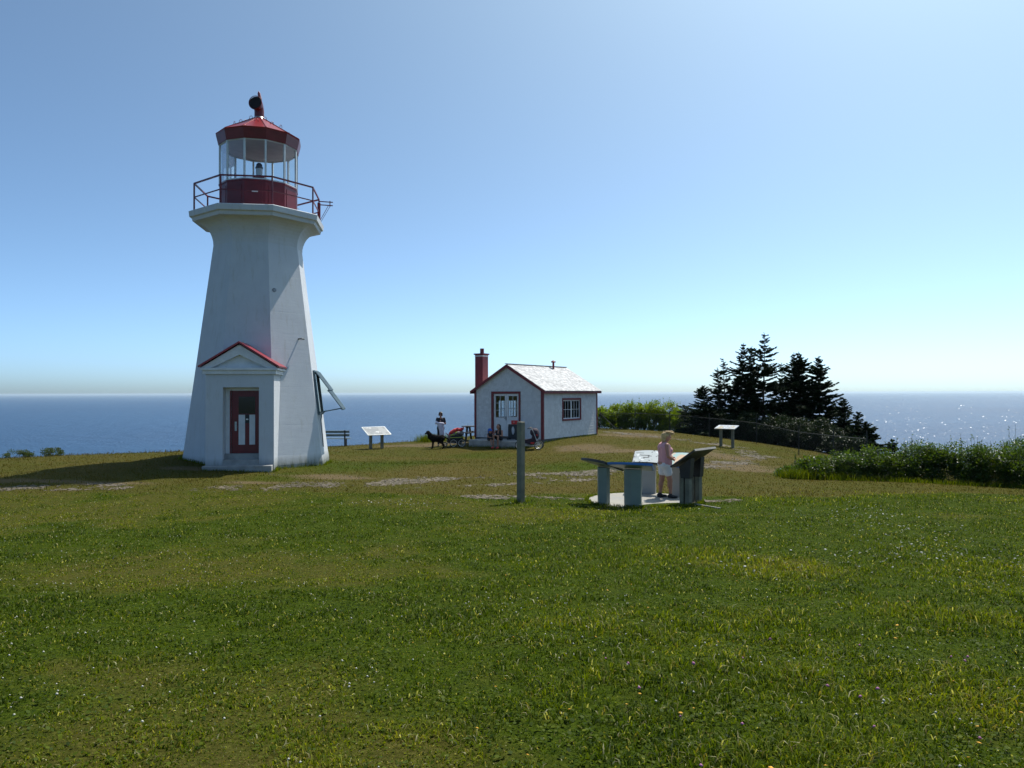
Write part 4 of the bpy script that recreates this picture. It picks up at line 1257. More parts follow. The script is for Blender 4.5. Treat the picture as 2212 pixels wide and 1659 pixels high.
mk = [(-.26, .19, .2, .015, M_ink), (-.28, -.18, .10, .03, M_paper), (-.12, -.15, .08, .06, M_paper), (-.1, .08, .24, .03, M_ink), (-.05, -.02, .16, .03, M_ink), (-.36, -.02, .03, .04, M_ink)]
reading_panel('reading panel with black and white picture behind the woman in pink', C_.x, C_.y, toc(C_.x + .25, C_.y), M_print_bw, M_brown, M_pwhite, 26, .86, .56, .86, mk)
mk = [(.18, -.13, .16, .05, M_ink), (-.05, -.15, .10, .025, M_ink), (.22, .16, .16, .012, M_ink)]
reading_panel('reading panel with coloured map right of the woman in pink', D_.x, D_.y, toc(D_.x + .25, D_.y - .1), M_print_map, M_blue, M_pwhite, 24, .95, .60, .84, mk)
# the big tilted board seen from behind, on two double timber legs
E_ = Vector((4.17, 16.86, PAD_Z)); ef = Vector((-.74, .67, 0)); erz = math.atan2(ef.y, ef.x) + math.pi / 2
t = thing('tilted_display_board', 'large dark tilted display board seen from behind, rightmost of the ring', 'sign', E_, erz)
T = Matrix.Rotation(R(34), 3, 'X')
c = Vector((0, -.02, 1.06))
bd = MB().box(c, (.98, .74, .04), T).build('board', M_brown, t)
MB().box(c + T @ Vector((0, 0, .023)), (.94, .70, .004), T).build('print', M_print_dark, bd)
MB().box(c + T @ Vector((0, .368, 0)), (1.0, .02, .05), T).build('edge_strip', simple('grey_edge_strip', (.22, .21, .19), .6, .2, 6), bd)
for x in (-.24, .24):
    m_ = MB(); m_.b2(x - .07, x + .07, -.20, -.10, -.2, .72); m_.build('leg', M_post, t)
    m_ = MB(); m_.b2(x - .07, x + .07, -.06, .04, -.2, .80); m_.build('leg', M_post, t)
    m_ = MB(); m_.prism([(-.16, .60), (.06, .60), (.10, 1.06), (-.20, .86)], 'x', x - .085, x + .085); m_.build('bracket', M_black, t)
q0 = Vector((*gp(1500, 1092), 0)); q1 = Vector((*gp(1556, 1098), 0))
mb = MB(); mb.bar((q0.x, q0.y, g1(q0.x, q0.y) + .03), (q1.x, q1.y, g1(q1.x, q1.y) + .015), .035, .02)
tag(mb.build('wooden_lath', simple('bleached_wood', (.26, .25, .21), .8, .15, 6)), 'pale wooden lath lying in the grass by the tilted board', 'lath')

# picnic table at the back left corner of the cottage
pt = at(1014, 953, 38.9); pz = g1(pt.x, pt.y)
t = thing('picnic_table', 'dark wooden picnic table partly hidden by the left corner of the cottage', 'picnic table', (pt.x + .55, pt.y, pz), R(-12))
for k in range(5): MB().box((0, -.30 + k * .15, .75), (1.8, .14, .04)).build('table_board', M_darkwood, t)
for y_ in (-.68, .68):
    for k in (-1, 1): MB().box((0, y_ + k * .065, .45), (1.8, .12, .04)).build('seat_board', M_darkwood, t)
for x in (-.62, .62):
    for s_ in (-1, 1): m_ = MB(); m_.bar((x, s_ * .62, -.1), (x, s_ * .22, .73), .045, .10, (1, 0, 0)); m_.build('leg', M_darkwood, t)
    m_ = MB(); m_.b2(x + .024, x + .06, -.75, .75, .36, .428); m_.build('seat_bearer', M_darkwood, t)
    m_ = MB(); m_.b2(x - .06, x - .024, -.36, .36, .66, .728); m_.build('cross_beam', M_darkwood, t)
# ------------------------------------------------------------------ figures: tapered limbs fused into one skin by a voxel remesh
def capsule(mb, p, r0, q, r1, n=12):
    p = Vector(p); q = Vector(q); d = q - p
    if d.length < 1e-5: d = Vector((0, 0, 1e-4)); q = p + d
    u = d.normalized(); ref = Vector((0, 0, 1)) if abs(u.z) < .9 else Vector((1, 0, 0))
    x = (ref - u * ref.dot(u)).normalized(); y = u.cross(x)
    rings = []
    for a in (-80, -50, -20): rings.append((p + u * (math.sin(R(a)) * r0), math.cos(R(a)) * r0))
    for a in (20, 50, 80): rings.append((q + u * (math.sin(R(a)) * r1), math.cos(R(a)) * r1))
    mb.loft([[c + (x * math.cos(2 * math.pi * j / n) + y * math.sin(2 * math.pi * j / n)) * r for j in range(n)] for c, r in rings])
def sculpt(name, prims, vox, mat, parent, smooth=3, scale=1.0):
    """prims: ('c', p, r0, q, r1) limbs and ('e', centre, (rx,ry,rz)[, rotation]) masses"""
    mb = MB()
    for pr in prims:
        if pr[0] == 'c': capsule(mb, pr[1], pr[2], pr[3], pr[4])
        else:
            m2 = MB(); m2.sphere((0, 0, 0), pr[2], 16, 10)
            Q = pr[3] if len(pr) > 3 else Matrix.Identity(3)
            mb.add([Vector(pr[1]) + Q @ Vector(v) for v in m2.v], m2.f)
    me = mb.mesh(name + '_base', mat)
    tmp = bpy.data.objects.new(name + '_tmp', me); COL.objects.link(tmp)
    md = tmp.modifiers.new('r', 'REMESH'); md.mode = 'VOXEL'; md.voxel_size = vox; md.use_smooth_shade = True
    ms = tmp.modifiers.new('s', 'SMOOTH'); ms.factor = .5; ms.iterations = smooth
    dg = bpy.context.evaluated_depsgraph_get(); dg.update()
    out = bpy.data.meshes.new_from_object(tmp.evaluated_get(dg))
    bpy.data.objects.remove(tmp); bpy.data.meshes.remove(me)
    out.name = name
    if not out.materials: out.materials.append(mat)
    o = bpy.data.objects.new(name, out); COL.objects.link(o)
    o.parent = parent
    return o
V3 = Vector
def hand(prims, w, d, palm, s=1.0, curl=.5):
    """palm and five unequal bent fingers; w wrist, d pointing direction, palm = side the palm faces"""
    w = V3(w); d = V3(d).normalized(); palm = V3(palm); palm = (palm - d * palm.dot(d)).normalized(); sd = d.cross(palm)
    prims.append(('c', w, .024 * s, w + d * .075 * s, .030 * s))
    for k, (off, ln) in enumerate(((-.030, .066), (-.010, .076), (.011, .071), (.030, .056))):
        a = w + d * .085 * s + sd * off * s
        b = a + (d * (1 - curl * .4) + palm * curl * .5).normalized() * ln * .5 * s
        c = b + (d * (1 - curl) + palm * curl * 1.2).normalized() * ln * .5 * s
        prims += [('c', a, .0095 * s, b, .009 * s), ('c', b, .009 * s, c, .0075 * s)]
    a = w + d * .03 * s - sd * .028 * s
    b = a + (d * .6 - sd * .6 + palm * .4).normalized() * .04 * s
    prims += [('c', a, .012 * s, b, .011 * s), ('c', b, .011 * s, b + (d * .9 + palm * .4).normalized() * .03 * s, .009 * s)]
def face(prims, hc, f, up=V3((0, 0, 1)), s=1.0):
    """skull, jaw, nose, ears at head centre hc looking along f"""
    f = V3(f).normalized(); side = up.cross(f).normalized(); u = f.cross(side)
    Q = Matrix((f, side, u)).transposed()
    prims += [('e', hc + u * .015 * s, (.098 * s, .080 * s, .105 * s), Q), ('e', hc + f * .03 * s - u * .065 * s, (.062 * s, .055 * s, .06 * s), Q),
              ('c', hc + f * .090 * s + u * .005 * s, .012 * s, hc + f * .112 * s - u * .03 * s, .014 * s), ('c', hc + f * .085 * s - u * .062 * s - side * .02 * s, .010 * s, hc + f * .085 * s - u * .062 * s + side * .02 * s, .010 * s)]
    for k in (-1, 1): prims.append(('e', hc + side * k * .080 * s - f * .005 * s - u * .005 * s, (.018 * s, .010 * s, .03 * s), Q))
    return f, side, u
def face_marks(parent, hc, f, side, u, s, mouthmat, eyemat):
    for k in (-1, 1):
        MB().sphere(hc + f * .088 * s + side * k * .032 * s + u * .012 * s, .011 * s, 8, 6).build('eye', eyemat, parent, 'all')
    m = MB(); capsule(m, hc + f * .092 * s - u * .060 * s - side * .018 * s, .006 * s, hc + f * .092 * s - u * .060 * s + side * .018 * s, .006 * s); m.build('mouth', mouthmat, parent, 'all')
M_skin = simple('body_skin', (.36, .175, .115), .55, .08, 6, bs=.05)  # skin colour shared by all figures
M_lips = simple('lips', (.26, .08, .07), .5, .1, 9, bs=0)
M_eye = simple('dark_eye', (.02, .015, .012), .25, .1, 9, bs=0)
M_blond = simple('blond_hair', (.42, .29, .12), .5, .4, 30, bs=.6, bd=.01)
M_brunette = simple('dark_brown_hair', (.030, .018, .012), .45, .3, 30, bs=.5, bd=.01)
M_pink = simple('pink_top_cloth', (.56, .28, .30), .85, .08, 6, bs=.3, bd=.01, bscale=14)
M_shorts = simple('white_shorts_cloth', (.62, .62, .64), .85, .06, 6, bs=.3, bd=.01, bscale=14)
M_shoe = simple('black_shoe', (.014, .014, .016), .6, .2, 10)
M_navy = simple('dark_navy_cloth', (.012, .014, .022), .85, .2, 8, bs=.3, bd=.01, bscale=14)
M_lavwhite = simple('white_lilac_cloth', (.56, .55, .66), .85, .08, 8, bs=.3, bd=.01, bscale=18)
M_redshoe = simple('red_shoe', (.75, .035, .045), .5, .15, 10)
M_bluehat = simple('bright_blue_cloth', (.02, .10, .42), .75, .15, 10)
M_fur = simple('black_fur', (.009, .008, .008), .9, .4, 30, bs=.9, bd=.02, spec=.1)

# --- woman in pink on the pad, reading: faces right (+x), head bent
wp = at(1437, 1079, 17.8)
t = thing('person', 'woman in pink sleeveless top and white shorts reading the panels', 'person', (wp.x, wp.y, PAD_Z), R(10))
hc = V3((.045, 0, 1.475)); nk = V3((-.015, 0, 1.345)); 
LHp, RHp = V3((-.01, .095, .80)), V3((-.01, -.095, .80))
LK, RK_ = V3((-.04, .115, .42)), V3((.085, -.10, .42)); LA, RA = V3((-.085, .125, .085)), V3((.095, -.105, .085))
LS, RS = V3((-.02, .175, 1.275)), V3((-.02, -.175, 1.275))
LE, RE = V3((-.01, .25, 1.03)), V3((-.02, -.26, 1.03)); LW, RW = V3((.19, .10, .95)), V3((.16, -.15, .93))
sk = []
f_, s_, u_ = face(sk, hc, V3((.94, -.05, -.34)))
sk += [('c', nk, .055, hc - V3((.02, 0, .05)), .052), ('c', V3((-.02, 0, 1.22)), .135, nk, .06),
       ('c', V3((-.02, .07, 1.20)), .125, V3((.0, .06, .98)), .125), ('c', V3((-.02, -.07, 1.20)), .125, V3((.0, -.06, .98)), .125),
       ('c', V3((0, .07, .96)), .13, V3((-.02, .08, .84)), .135), ('c', V3((0, -.07, .96)), .13, V3((-.02, -.08, .84)), .135),
       ('c', LS, .062, LE, .046), ('c', RS, .062, RE, .046), ('c', LE, .046, LW, .030), ('c', RE, .046, RW, .030),
       ('c', LHp, .105, LK, .066), ('c', RHp, .105, RK_, .066), ('c', LK, .064, LK + (LA - LK) * .35 - V3((.015, 0, 0)), .062), ('c', RK_, .064, RK_ + (RA - RK_) * .35 - V3((.015, 0, 0)), .062),
       ('c', LK + (LA - LK) * .35, .058, LA, .036), ('c', RK_ + (RA - RK_) * .35, .058, RA, .036),
       ('c', LA - V3((0, 0, .04)), .036, LA + V3((.13, -.01, -.055)), .026), ('c', RA - V3((0, 0, .04)), .036, RA + V3((.13, -.01, -.055)), .026)]
hand(sk, LW, V3((.75, -.65, .05)), V3((-.5, -.6, -.3)), .9, .6); hand(sk, RW, V3((.6, .75, .1)), V3((-.6, .5, -.3)), .9, .6)
body = sculpt('body', sk, .0085, M_skin, t)
face_marks(t, hc, f_, s_, u_, 1.0, M_lips, M_eye)
top = [('c', V3((-.02, .075, 1.205)), .142, V3((.005, .065, .98)), .142), ('c', V3((-.02, -.075, 1.205)), .142, V3((.005, -.065, .98)), .142),
       ('c', V3((.0, .07, .98)), .146, V3((.0, .08, .87)), .150), ('c', V3((.0, -.07, .98)), .146, V3((.0, -.08, .87)), .150),
       ('e', V3((.085, .075, 1.15)), (.085, .085, .085)), ('e', V3((.085, -.075, 1.15)), (.085, .085, .085)),
       ('c', V3((-.03, .10, 1.25)), .085, V3((-.03, .12, 1.315)), .035), ('c', V3((-.03, -.10, 1.25)), .085, V3((-.03, -.12, 1.315)), .035)]
sculpt('sleeveless_top', top, .010, M_pink, t)
sh_ = [('c', V3((-.005, .08, .87)), .140, V3((-.02, .09, .80)), .140), ('c', V3((-.005, -.08, .87)), .140, V3((-.02, -.09, .80)), .140),
       ('c', LHp, .128, LHp + (LK - LHp) * .48, .108), ('c', RHp, .128, RHp + (RK_ - RHp) * .48, .108)]
sculpt('shorts', sh_, .010, M_shorts, t)
for A in (LA, RA):
    sculpt('shoe', [('c', A + V3((-.035, 0, -.035)), .046, A + V3((.05, -.003, -.045)), .044), ('c', A + V3((.05, -.003, -.048)), .042, A + V3((.145, -.012, -.055)), .034), ('c', A + V3((0, 0, .005)), .046, A + V3((0, 0, -.03)), .046)], .008, M_shoe, t)
hr = [('e', hc + V3((-.030, 0, .035)), (.104, .094, .088)), ('e', hc + V3((-.075, 0, -.01)), (.055, .082, .085)), ('c', hc + V3((-.09, .03, -.06)), .04, hc + V3((-.10, .02, -.11)), .02), ('c', hc + V3((-.09, -.04, -.05)), .04, hc + V3((-.085, -.06, -.11)), .02),
      ('c', hc + V3((.03, -.03, .10)), .040, hc + V3((.135, -.05, .095)), .022), ('c', hc + V3((.13, -.05, .095)), .024, hc + V3((.20, -.03, .075)), .008), ('c', hc + V3((.03, .03, .10)), .035, hc + V3((.16, .02, .115)), .010), ('c', hc + V3((.05, -.05, .07)), .03, hc + V3((.17, -.06, .045)), .008)]
hobj = sculpt('hair', hr, .009, M_blond, t, 2)
sm = MB()
for k in range(70):
    a = rng.uniform(-1.3, 1.3); b0 = hc + V3((rng.uniform(-.09, .06), math.sin(a) * .085, .05 + math.cos(a) * .075))
    ln = rng.uniform(.06, .17); dz = rng.uniform(-.5, .25)
    sm.tube([b0, b0 + V3((ln * .5, rng.normal(0, .015), .02)), b0 + V3((ln, rng.normal(0, .03), ln * dz))], [.006, .004, .0015], 4, cap=False)
sm.build('hair_strands', M_blond, hobj)

# --- standing woman with dark t-shirt holding a pale blanket, facing us
ws = on_ground(952, 962, 36.6)
t = thing('person', 'woman in black t-shirt holding a pale blanket, standing behind the dog', 'person', ws, R(-90))   # local +x looks at the camera
hc = V3((.02, 0, 1.565)); sk = []
f_, s_, u_ = face(sk, hc, V3((1, .1, -.08)))
LS, RS = V3((0, .165, 1.345)), V3((0, -.165, 1.345)); LE, RE = V3((.0, .235, 1.10)), V3((.0, -.235, 1.10)); LW, RW = V3((.17, .05, 1.08)), V3((.17, -.09, 1.09))
LHp, RHp = V3((0, .085, .88)), V3((0, -.085, .88)); LK, RK_ = V3((.03, .09, .47)), V3((.02, -.10, .47)); LA, RA = V3((0, .09, .085)), V3((.0, -.11, .085))
sk += [('c', V3((0, 0, 1.40)), .05, hc - V3((.02, 0, .06)), .048), ('c', V3((0, 0, 1.28)), .12, V3((0, 0, 1.40)), .055),
       ('c', V3((0, .06, 1.27)), .105, V3((0, .05, 1.02)), .095), ('c', V3((0, -.06, 1.27)), .105, V3((0, -.05, 1.02)), .095), ('c', V3((0, .05, 1.0)), .10, LHp, .105), ('c', V3((0, -.05, 1.0)), .10, RHp, .105),
       ('c', LS, .052, LE, .040), ('c', RS, .052, RE, .040), ('c', LE, .040, LW, .028), ('c', RE, .040, RW, .028),
       ('c', LHp, .09, LK, .058), ('c', RHp, .09, RK_, .058), ('c', LK, .056, LA, .036), ('c', RK_, .056, RA, .036),
       ('c', LA - V3((0, 0, .04)), .036, LA + V3((.13, 0, -.055)), .026), ('c', RA - V3((0, 0, .04)), .036, RA + V3((.13, 0, -.055)), .026)]
hand(sk, LW, V3((.2, -1, .1)), V3((-1, 0, -.2)), .9, .7); hand(sk, RW, V3((.2, 1, .0)), V3((-1, 0, -.2)), .9, .7)
sculpt('body', sk, .0115, M_skin, t)
face_marks(t, hc, f_, s_, u_, 1.0, M_lips, M_eye)
sculpt('t_shirt', [('c', V3((0, .065, 1.27)), .118, V3((0, .055, 1.0)), .112), ('c', V3((0, -.065, 1.27)), .118, V3((0, -.055, 1.0)), .112), ('c', LS, .07, LS + (LE - LS) * .55, .060), ('c', RS, .07, RS + (RE - RS) * .55, .060), ('c', V3((0, .05, 1.33)), .08, V3((0, -.05, 1.33)), .08)], .010, M_navy, t)
sculpt('trousers', [('c', V3((0, .055, .98)), .112, LHp, .115), ('c', V3((0, -.055, .98)), .112, RHp, .115), ('c', LHp, .102, LK, .072), ('c', RHp, .102, RK_, .072), ('c', LK, .07, LA + V3((0, 0, .02)), .055), ('c', RK_, .07, RA + V3((0, 0, .02)), .055)], .010, M_navy, t)
for A in (LA, RA): sculpt('shoe', [('c', A + V3((-.03, 0, -.04)), .042, A + V3((.13, 0, -.05)), .033)], .009, M_shoe, t)
sculpt('hair', [('e', hc + V3((-.012, 0, .055)), (.108, .096, .084)), ('e', hc + V3((-.06, 0, -.02)), (.06, .092, .09)), ('c', hc + V3((.05, .07, .06)), .03, hc + V3((.0, .085, -.06)), .02), ('c', hc + V3((.05, -.07, .06)), .03, hc + V3((.0, -.085, -.06)), .02)], .009, M_brunette, t, 2)
m = MB()
for k in (-1, 1): m.sphere(hc + f_ * .094 + s_ * k * .034 + u_ * .012, (.014, .028, .020), 10, 6)
m.build('sunglasses', M_black, t)
bl = [('c', V3((.17, .12, 1.10)), .075, V3((.18, -.16, 1.13)), .075), ('c', V3((.2, -.16, 1.14)), .07, V3((.18, -.20, 1.20)), .05), ('c', V3((.17, -.07, 1.06)), .075, V3((.15, .06, .62)), .085), ('c', V3((.17, .05, 1.06)), .07, V3((.14, .11, .50)), .08), ('c', V3((.17, -.02, 1.0)), .08, V3((.15, .05, .40)), .065), ('c', V3((.16, .12, 1.0)), .05, V3((.13, .16, .45)), .045)]
o = sculpt('blanket', bl, .011, M_lavwhite, None, 3); o.parent = None; o.location = ws; o.rotation_euler = (0, 0, R(-90))
tag(o, 'pale lilac-white blanket hanging from the standing woman\'s arms', 'blanket')

# --- seated woman on the doorstep edge with a small child in blue
sp = hw_(2.30, -1.30, PADZ); 
t = thing('person', 'dark-haired woman with red shoes sitting on the doorstep', 'person', sp, R(-110))      # local +x roughly to the camera
gfoot = g1(sp.x - .1, sp.y - .6) - PADZ
hc = V3((.10, .0, .66)); sk = []
f_, s_, u_ = face(sk, hc, V3((.75, -.65, -.1)))
LHp, RHp = V3((.0, .09, .10)), V3((.0, -.09, .10)); LK, RK_ = V3((.40, .10, .23)), V3((.40, -.12, .24)); LA, RA = V3((.42, .09, gfoot + .085)), V3((.40, -.16, gfoot + .085))
LS, RS = V3((.05, .16, .45)), V3((.05, -.16, .45)); LE, RE = V3((.18, .23, .24)), V3((.18, -.24, .25)); LW, RW = V3((.38, .08, .26)), V3((.38, -.10, .27))
sk += [('c', V3((.06, 0, .50)), .048, hc - V3((.03, 0, .05)), .046), ('c', V3((.05, 0, .40)), .115, V3((.06, 0, .50)), .05), ('c', V3((.03, .055, .38)), .10, V3((0, .05, .14)), .105), ('c', V3((.03, -.055, .38)), .10, V3((0, -.05, .14)), .105),
       ('c', LS, .05, LE, .038), ('c', RS, .05, RE, .038), ('c', LE, .038, LW, .028), ('c', RE, .038, RW, .028), ('c', LHp, .09, LK, .06), ('c', RHp, .09, RK_, .06), ('c', LK, .057, LA, .035), ('c', RK_, .057, RA, .035),
       ('c', LA - V3((0, 0, .04)), .035, LA + V3((.13, 0, -.055)), .026), ('c', RA - V3((0, 0, .04)), .035, RA + V3((.13, 0, -.055)), .026)]
hand(sk, LW, V3((.3, -1, .1)), V3((-.2, 0, -1)), .9, .6); hand(sk, RW, V3((.3, 1, .1)), V3((-.2, 0, -1)), .9, .6)
sculpt('body', sk, .0115, M_skin, t)
face_marks(t, hc, f_, s_, u_, 1.0, M_lips, M_eye)
sculpt('dark_dress', [('c', V3((.03, .06, .39)), .113, V3((0, .055, .13)), .118), ('c', V3((.03, -.06, .39)), .113, V3((0, -.055, .13)), .118), ('c', LHp, .103, LK - V3((.03, 0, 0)), .074), ('c', RHp, .103, RK_ - V3((.03, 0, 0)), .074)], .010, M_navy, t)
for A in (LA, RA): sculpt('shoe', [('c', A + V3((-.03, 0, -.035)), .044, A + V3((.14, 0, -.048)), .036)], .009, M_redshoe, t)
sculpt('hair', [('e', hc + V3((-.03, 0, .04)), (.102, .098, .09)), ('c', hc + V3((-.06, .05, .02)), .065, hc + V3((-.10, .06, -.22)), .05), ('c', hc + V3((-.06, -.04, .02)), .06, hc + V3((-.12, -.02, -.24)), .05), ('c', hc + V3((-.02, .075, .0)), .04, hc + V3((-.02, .09, -.20)), .03)], .010, M_brunette, t, 2)
# child leaning on her knees
cp_ = sp + Matrix.Rotation(R(-110), 3, 'Z') @ V3((.30, -.36, 0))
t = thing('person', 'small child in a bright blue hat beside the sitting woman', 'person', (cp_.x, cp_.y, sp.z), R(-60))
hc = V3((.03, 0, .45)); sk = []
f_, s_, u_ = face(sk, hc, V3((1, .2, -.1)), s=.85)
sk += [('c', V3((0, 0, .33)), .04, hc, .04), ('c', V3((0, .04, .28)), .08, V3((0, .035, .09)), .085), ('c', V3((0, -.04, .28)), .08, V3((0, -.035, .09)), .085), ('c', V3((0, .11, .30)), .034, V3((.09, .14, .19)), .028), ('c', V3((0, -.11, .30)), .034, V3((.09, -.14, .19)), .028),
       ('c', V3((.09, .14, .19)), .028, V3((.2, .07, .17)), .02), ('c', V3((.09, -.14, .19)), .028, V3((.2, -.07, .17)), .02), ('c', V3((0, .05, .08)), .06, V3((.22, .06, .10)), .045), ('c', V3((0, -.05, .08)), .06, V3((.22, -.06, .10)), .045),
       ('c', V3((.22, .06, .10)), .043, V3((.25, .06, -.14)), .03), ('c', V3((.22, -.06, .10)), .043, V3((.25, -.06, -.14)), .03), ('c', V3((.25, .06, -.16)), .03, V3((.33, .06, -.17)), .022), ('c', V3((.25, -.06, -.16)), .03, V3((.33, -.06, -.17)), .022)]
hand(sk, V3((.2, .07, .17)), V3((.9, -.4, 0)), V3((0, 0, -1)), .6, .4); hand(sk, V3((.2, -.07, .17)), V3((.9, .4, 0)), V3((0, 0, -1)), .6, .4)
sculpt('body', sk, .009, M_skin, t)
face_marks(t, hc, f_, s_, u_, .85, M_lips, M_eye)
sculpt('dark_suit', [('c', V3((0, .04, .28)), .092, V3((0, .04, .09)), .097), ('c', V3((0, -.04, .28)), .092, V3((0, -.04, .09)), .097), ('c', V3((0, .05, .08)), .072, V3((.21, .06, .10)), .056), ('c', V3((0, -.05, .08)), .072, V3((.21, -.06, .10)), .056)], .010, M_navy, t)
sculpt('sun_hat', [('e', hc + V3((-.01, 0, .055)), (.105, .10, .085)), ('e', hc + V3((.0, 0, .03)), (.135, .125, .022)), ('e', hc + V3((-.07, 0, -.03)), (.05, .085, .07))], .010, M_bluehat, t, 2)

# --- black dog facing left
dp = on_ground(944, 968, 35.3)
t = thing('dog', 'black long-haired dog standing in the grass, facing left', 'dog', dp, R(188))           # local +x is the nose
K = 1.06
D = []
def dv(x, y, z): return V3((x * K, y * K, z * K))
D += [('e', dv(.15, 0, .48), (.18 * K, .14 * K, .19 * K)), ('e', dv(-.02, 0, .48), (.20 * K, .125 * K, .155 * K)), ('e', dv(-.23, 0, .49), (.15 * K, .125 * K, .15 * K)),
      ('c', dv(.24, 0, .57), .12 * K, dv(.35, .02, .68), .10 * K), ('e', dv(.40, .03, .745), (.098 * K, .092 * K, .088 * K)), ('e', dv(.30, 0, .56), (.13 * K, .125 * K, .15 * K)), ('e', dv(-.05, 0, .42), (.26 * K, .10 * K, .12 * K)), ('c', dv(.43, .04, .73), .052 * K, dv(.52, .07, .70), .038 * K), ('c', dv(.53, .075, .705), .018 * K, dv(.54, .08, .705), .016 * K),
      ('c', dv(.385, .105, .765), .026 * K, dv(.375, .13, .675), .030 * K), ('c', dv(.385, -.045, .765), .026 * K, dv(.375, -.075, .675), .030 * K),
      ('c', dv(-.33, 0, .55), .035 * K, dv(-.47, .01, .47), .040 * K), ('c', dv(-.47, .01, .47), .042 * K, dv(-.56, .02, .38), .022 * K)]
for sy in (-1, 1):
    D += [('c', dv(.20, sy * .075, .44), .078 * K, dv(.18, sy * .08, .27), .052 * K), ('c', dv(.18, sy * .08, .27), .050 * K, dv(.20, sy * .08, .07), .034 * K), ('c', dv(.20, sy * .08, .05), .028 * K, dv(.245, sy * .08, .025), .024 * K),
          ('c', dv(-.24, sy * .075, .47), .10 * K, dv(-.17, sy * .085, .30), .068 * K), ('c', dv(-.17, sy * .085, .30), .056 * K, dv(-.31, sy * .085, .18), .038 * K), ('c', dv(-.31, sy * .085, .18), .036 * K, dv(-.285, sy * .085, .05), .030 * K), ('c', dv(-.285, sy * .085, .04), .027 * K, dv(-.235, sy * .085, .022), .023 * K)]
sculpt('body', D, .011, M_fur, t, 2)
MB().tube([dv(.30, 0, .60) + V3((.07 * math.cos(a) * .6, .092 * math.sin(a) * K, .085 * math.cos(a) * K * -1)) for a in np.linspace(0, 2 * math.pi, 17)[:-1]], .010, 6, closed=True).build('collar', M_darkred, t)
for k in (-1, 1): MB().sphere(dv(.455, .045 + k * .045, .77), .010, 8, 6).build('eye', M_eye, t, 'all')

# ------------------------------------------------------------------ strollers
M_tyre = simple('black_tyre', (.016, .016, .017), .8, .2, 10)
M_rim = simple('bright_wheel_rim', (.62, .62, .60), .35, .1, 10, metal=.2)
M_alu = simple('brushed_aluminium', (.50, .51, .52), .35, .12, 14, metal=.7)
M_clothred = simple('red_jacket_cloth', (.52, .035, .030), .75, .2, 6, bs=.5, bd=.02, bscale=9)
M_clothblack = simple('black_stroller_cloth', (.014, .014, .018), .8, .25, 8, bs=.4, bd=.01)
M_lime = simple('lime_piping', (.42, .52, .06), .6, .12, 8)
M_clothplum = simple('dark_plum_cloth', (.030, .018, .030), .8, .25, 8, bs=.4, bd=.01)
M_clothgrey = simple('grey_bag_cloth', (.17, .15, .14), .85, .2, 8, bs=.4, bd=.01)
def wheel(parent, c, r, axis=(0, 1, 0), spokes=14):
    w = bpy.data.objects.new('wheel', None); COL.objects.link(w); w.parent = parent; w.empty_display_size = .05
    c = V3(c); ax = V3(axis).normalized(); x = ax.cross(V3((0, 0, 1))).normalized(); z = x.cross(ax)
    def circ(rr, n=28): return [c + (x * math.cos(2 * math.pi * k / n) + z * math.sin(2 * math.pi * k / n)) * rr for k in range(n)]
    MB().tube(circ(r - .018), .018, 8, closed=True).build('tyre', M_tyre, w, True)
    MB().tube(circ(r - .042), .010, 6, closed=True).build('rim', M_rim, w, True)
    m = MB(); m.tube([c - ax * .03, c + ax * .03], .018, 8)
    for k in range(spokes):
        a = 2 * math.pi * k / spokes; m.tube([c + ax * (.02 if k % 2 else -.02), c + (x * math.cos(a) + z * math.sin(a)) * (r - .045)], .0022, 4)
    m.build('spoked_hub', M_alu, w)
# loaded double stroller by the dog
s0 = on_ground(982, 966, 35.9)
t = thing('stroller', 'loaded stroller heaped with red jackets beside the dog', 'stroller', s0, R(6))   # local x right, y away
prof = [(-.16, .20), (.34, .16), (.42, .52), (.30, .60), (-.12, .58), (-.24, .44)]
cab = MB(); cab.prism(prof, 'y', -.27, .27); cab.build('cab', M_clothblack, t)
m = MB(); m.tube([V3((x, -.275, z)) for x, z in ((-.22, .46), (.0, .47), (.22, .475), (.41, .50))], .013, 6); m.build('piping', M_lime, t)
m = MB(); m.b2(-.02, .30, -.30, -.272, .20, .44); m.build('side_pocket', M_clothblack, t)
wheel(t, (.34, -.30, .20), .20); wheel(t, (-.06, -.30, .20), .20); wheel(t, (.34, .30, .20), .20); wheel(t, (-.47, 0, .12), .12)
m = MB(); m.tube([(-.06, -.29, .20), (-.30, -.12, .20), (-.47, -.06, .12)], .014, 6); m.tube([(-.06, .29, .20), (-.30, .12, .20), (-.47, .06, .12)], .014, 6); m.tube([(.34, -.33, .20), (.34, .33, .20)], .014, 6); m.tube([(-.06, -.33, .2), (-.06, .33, .2)], .014, 6); m.build('frame', M_alu, t)
m = MB(); m.tube([(-.20, -.25, .50), (-.40, -.25, .66), (-.42, .25, .66), (-.20, .25, .50)], .016, 8); m.build('handlebar', M_darkred, t)
sculpt('seat_bag', [('c', (-.26, -.12, .36), .10, (-.20, -.10, .56), .08), ('c', (-.30, .05, .30), .10, (-.24, .05, .52), .09)], .014, M_clothgrey, t)
lumps = [('c', (-.18, -.10, .70), .085, (.0, -.08, .80), .10), ('c', (.0, -.06, .80), .10, (.12, -.02, .86), .07), ('c', (-.24, -.08, .63), .06, (-.15, -.05, .66), .07), ('c', (.18, -.05, .82), .09, (.36, -.05, .86), .085), ('c', (.36, -.05, .87), .07, (.44, -.02, .93), .035), ('c', (.02, .1, .72), .09, (.30, .1, .76), .09), ('c', (.08, -.1, .86), .05, (.16, -.08, .92), .03)]
sculpt('jacket_heap', lumps, .014, M_clothred, t, 2)
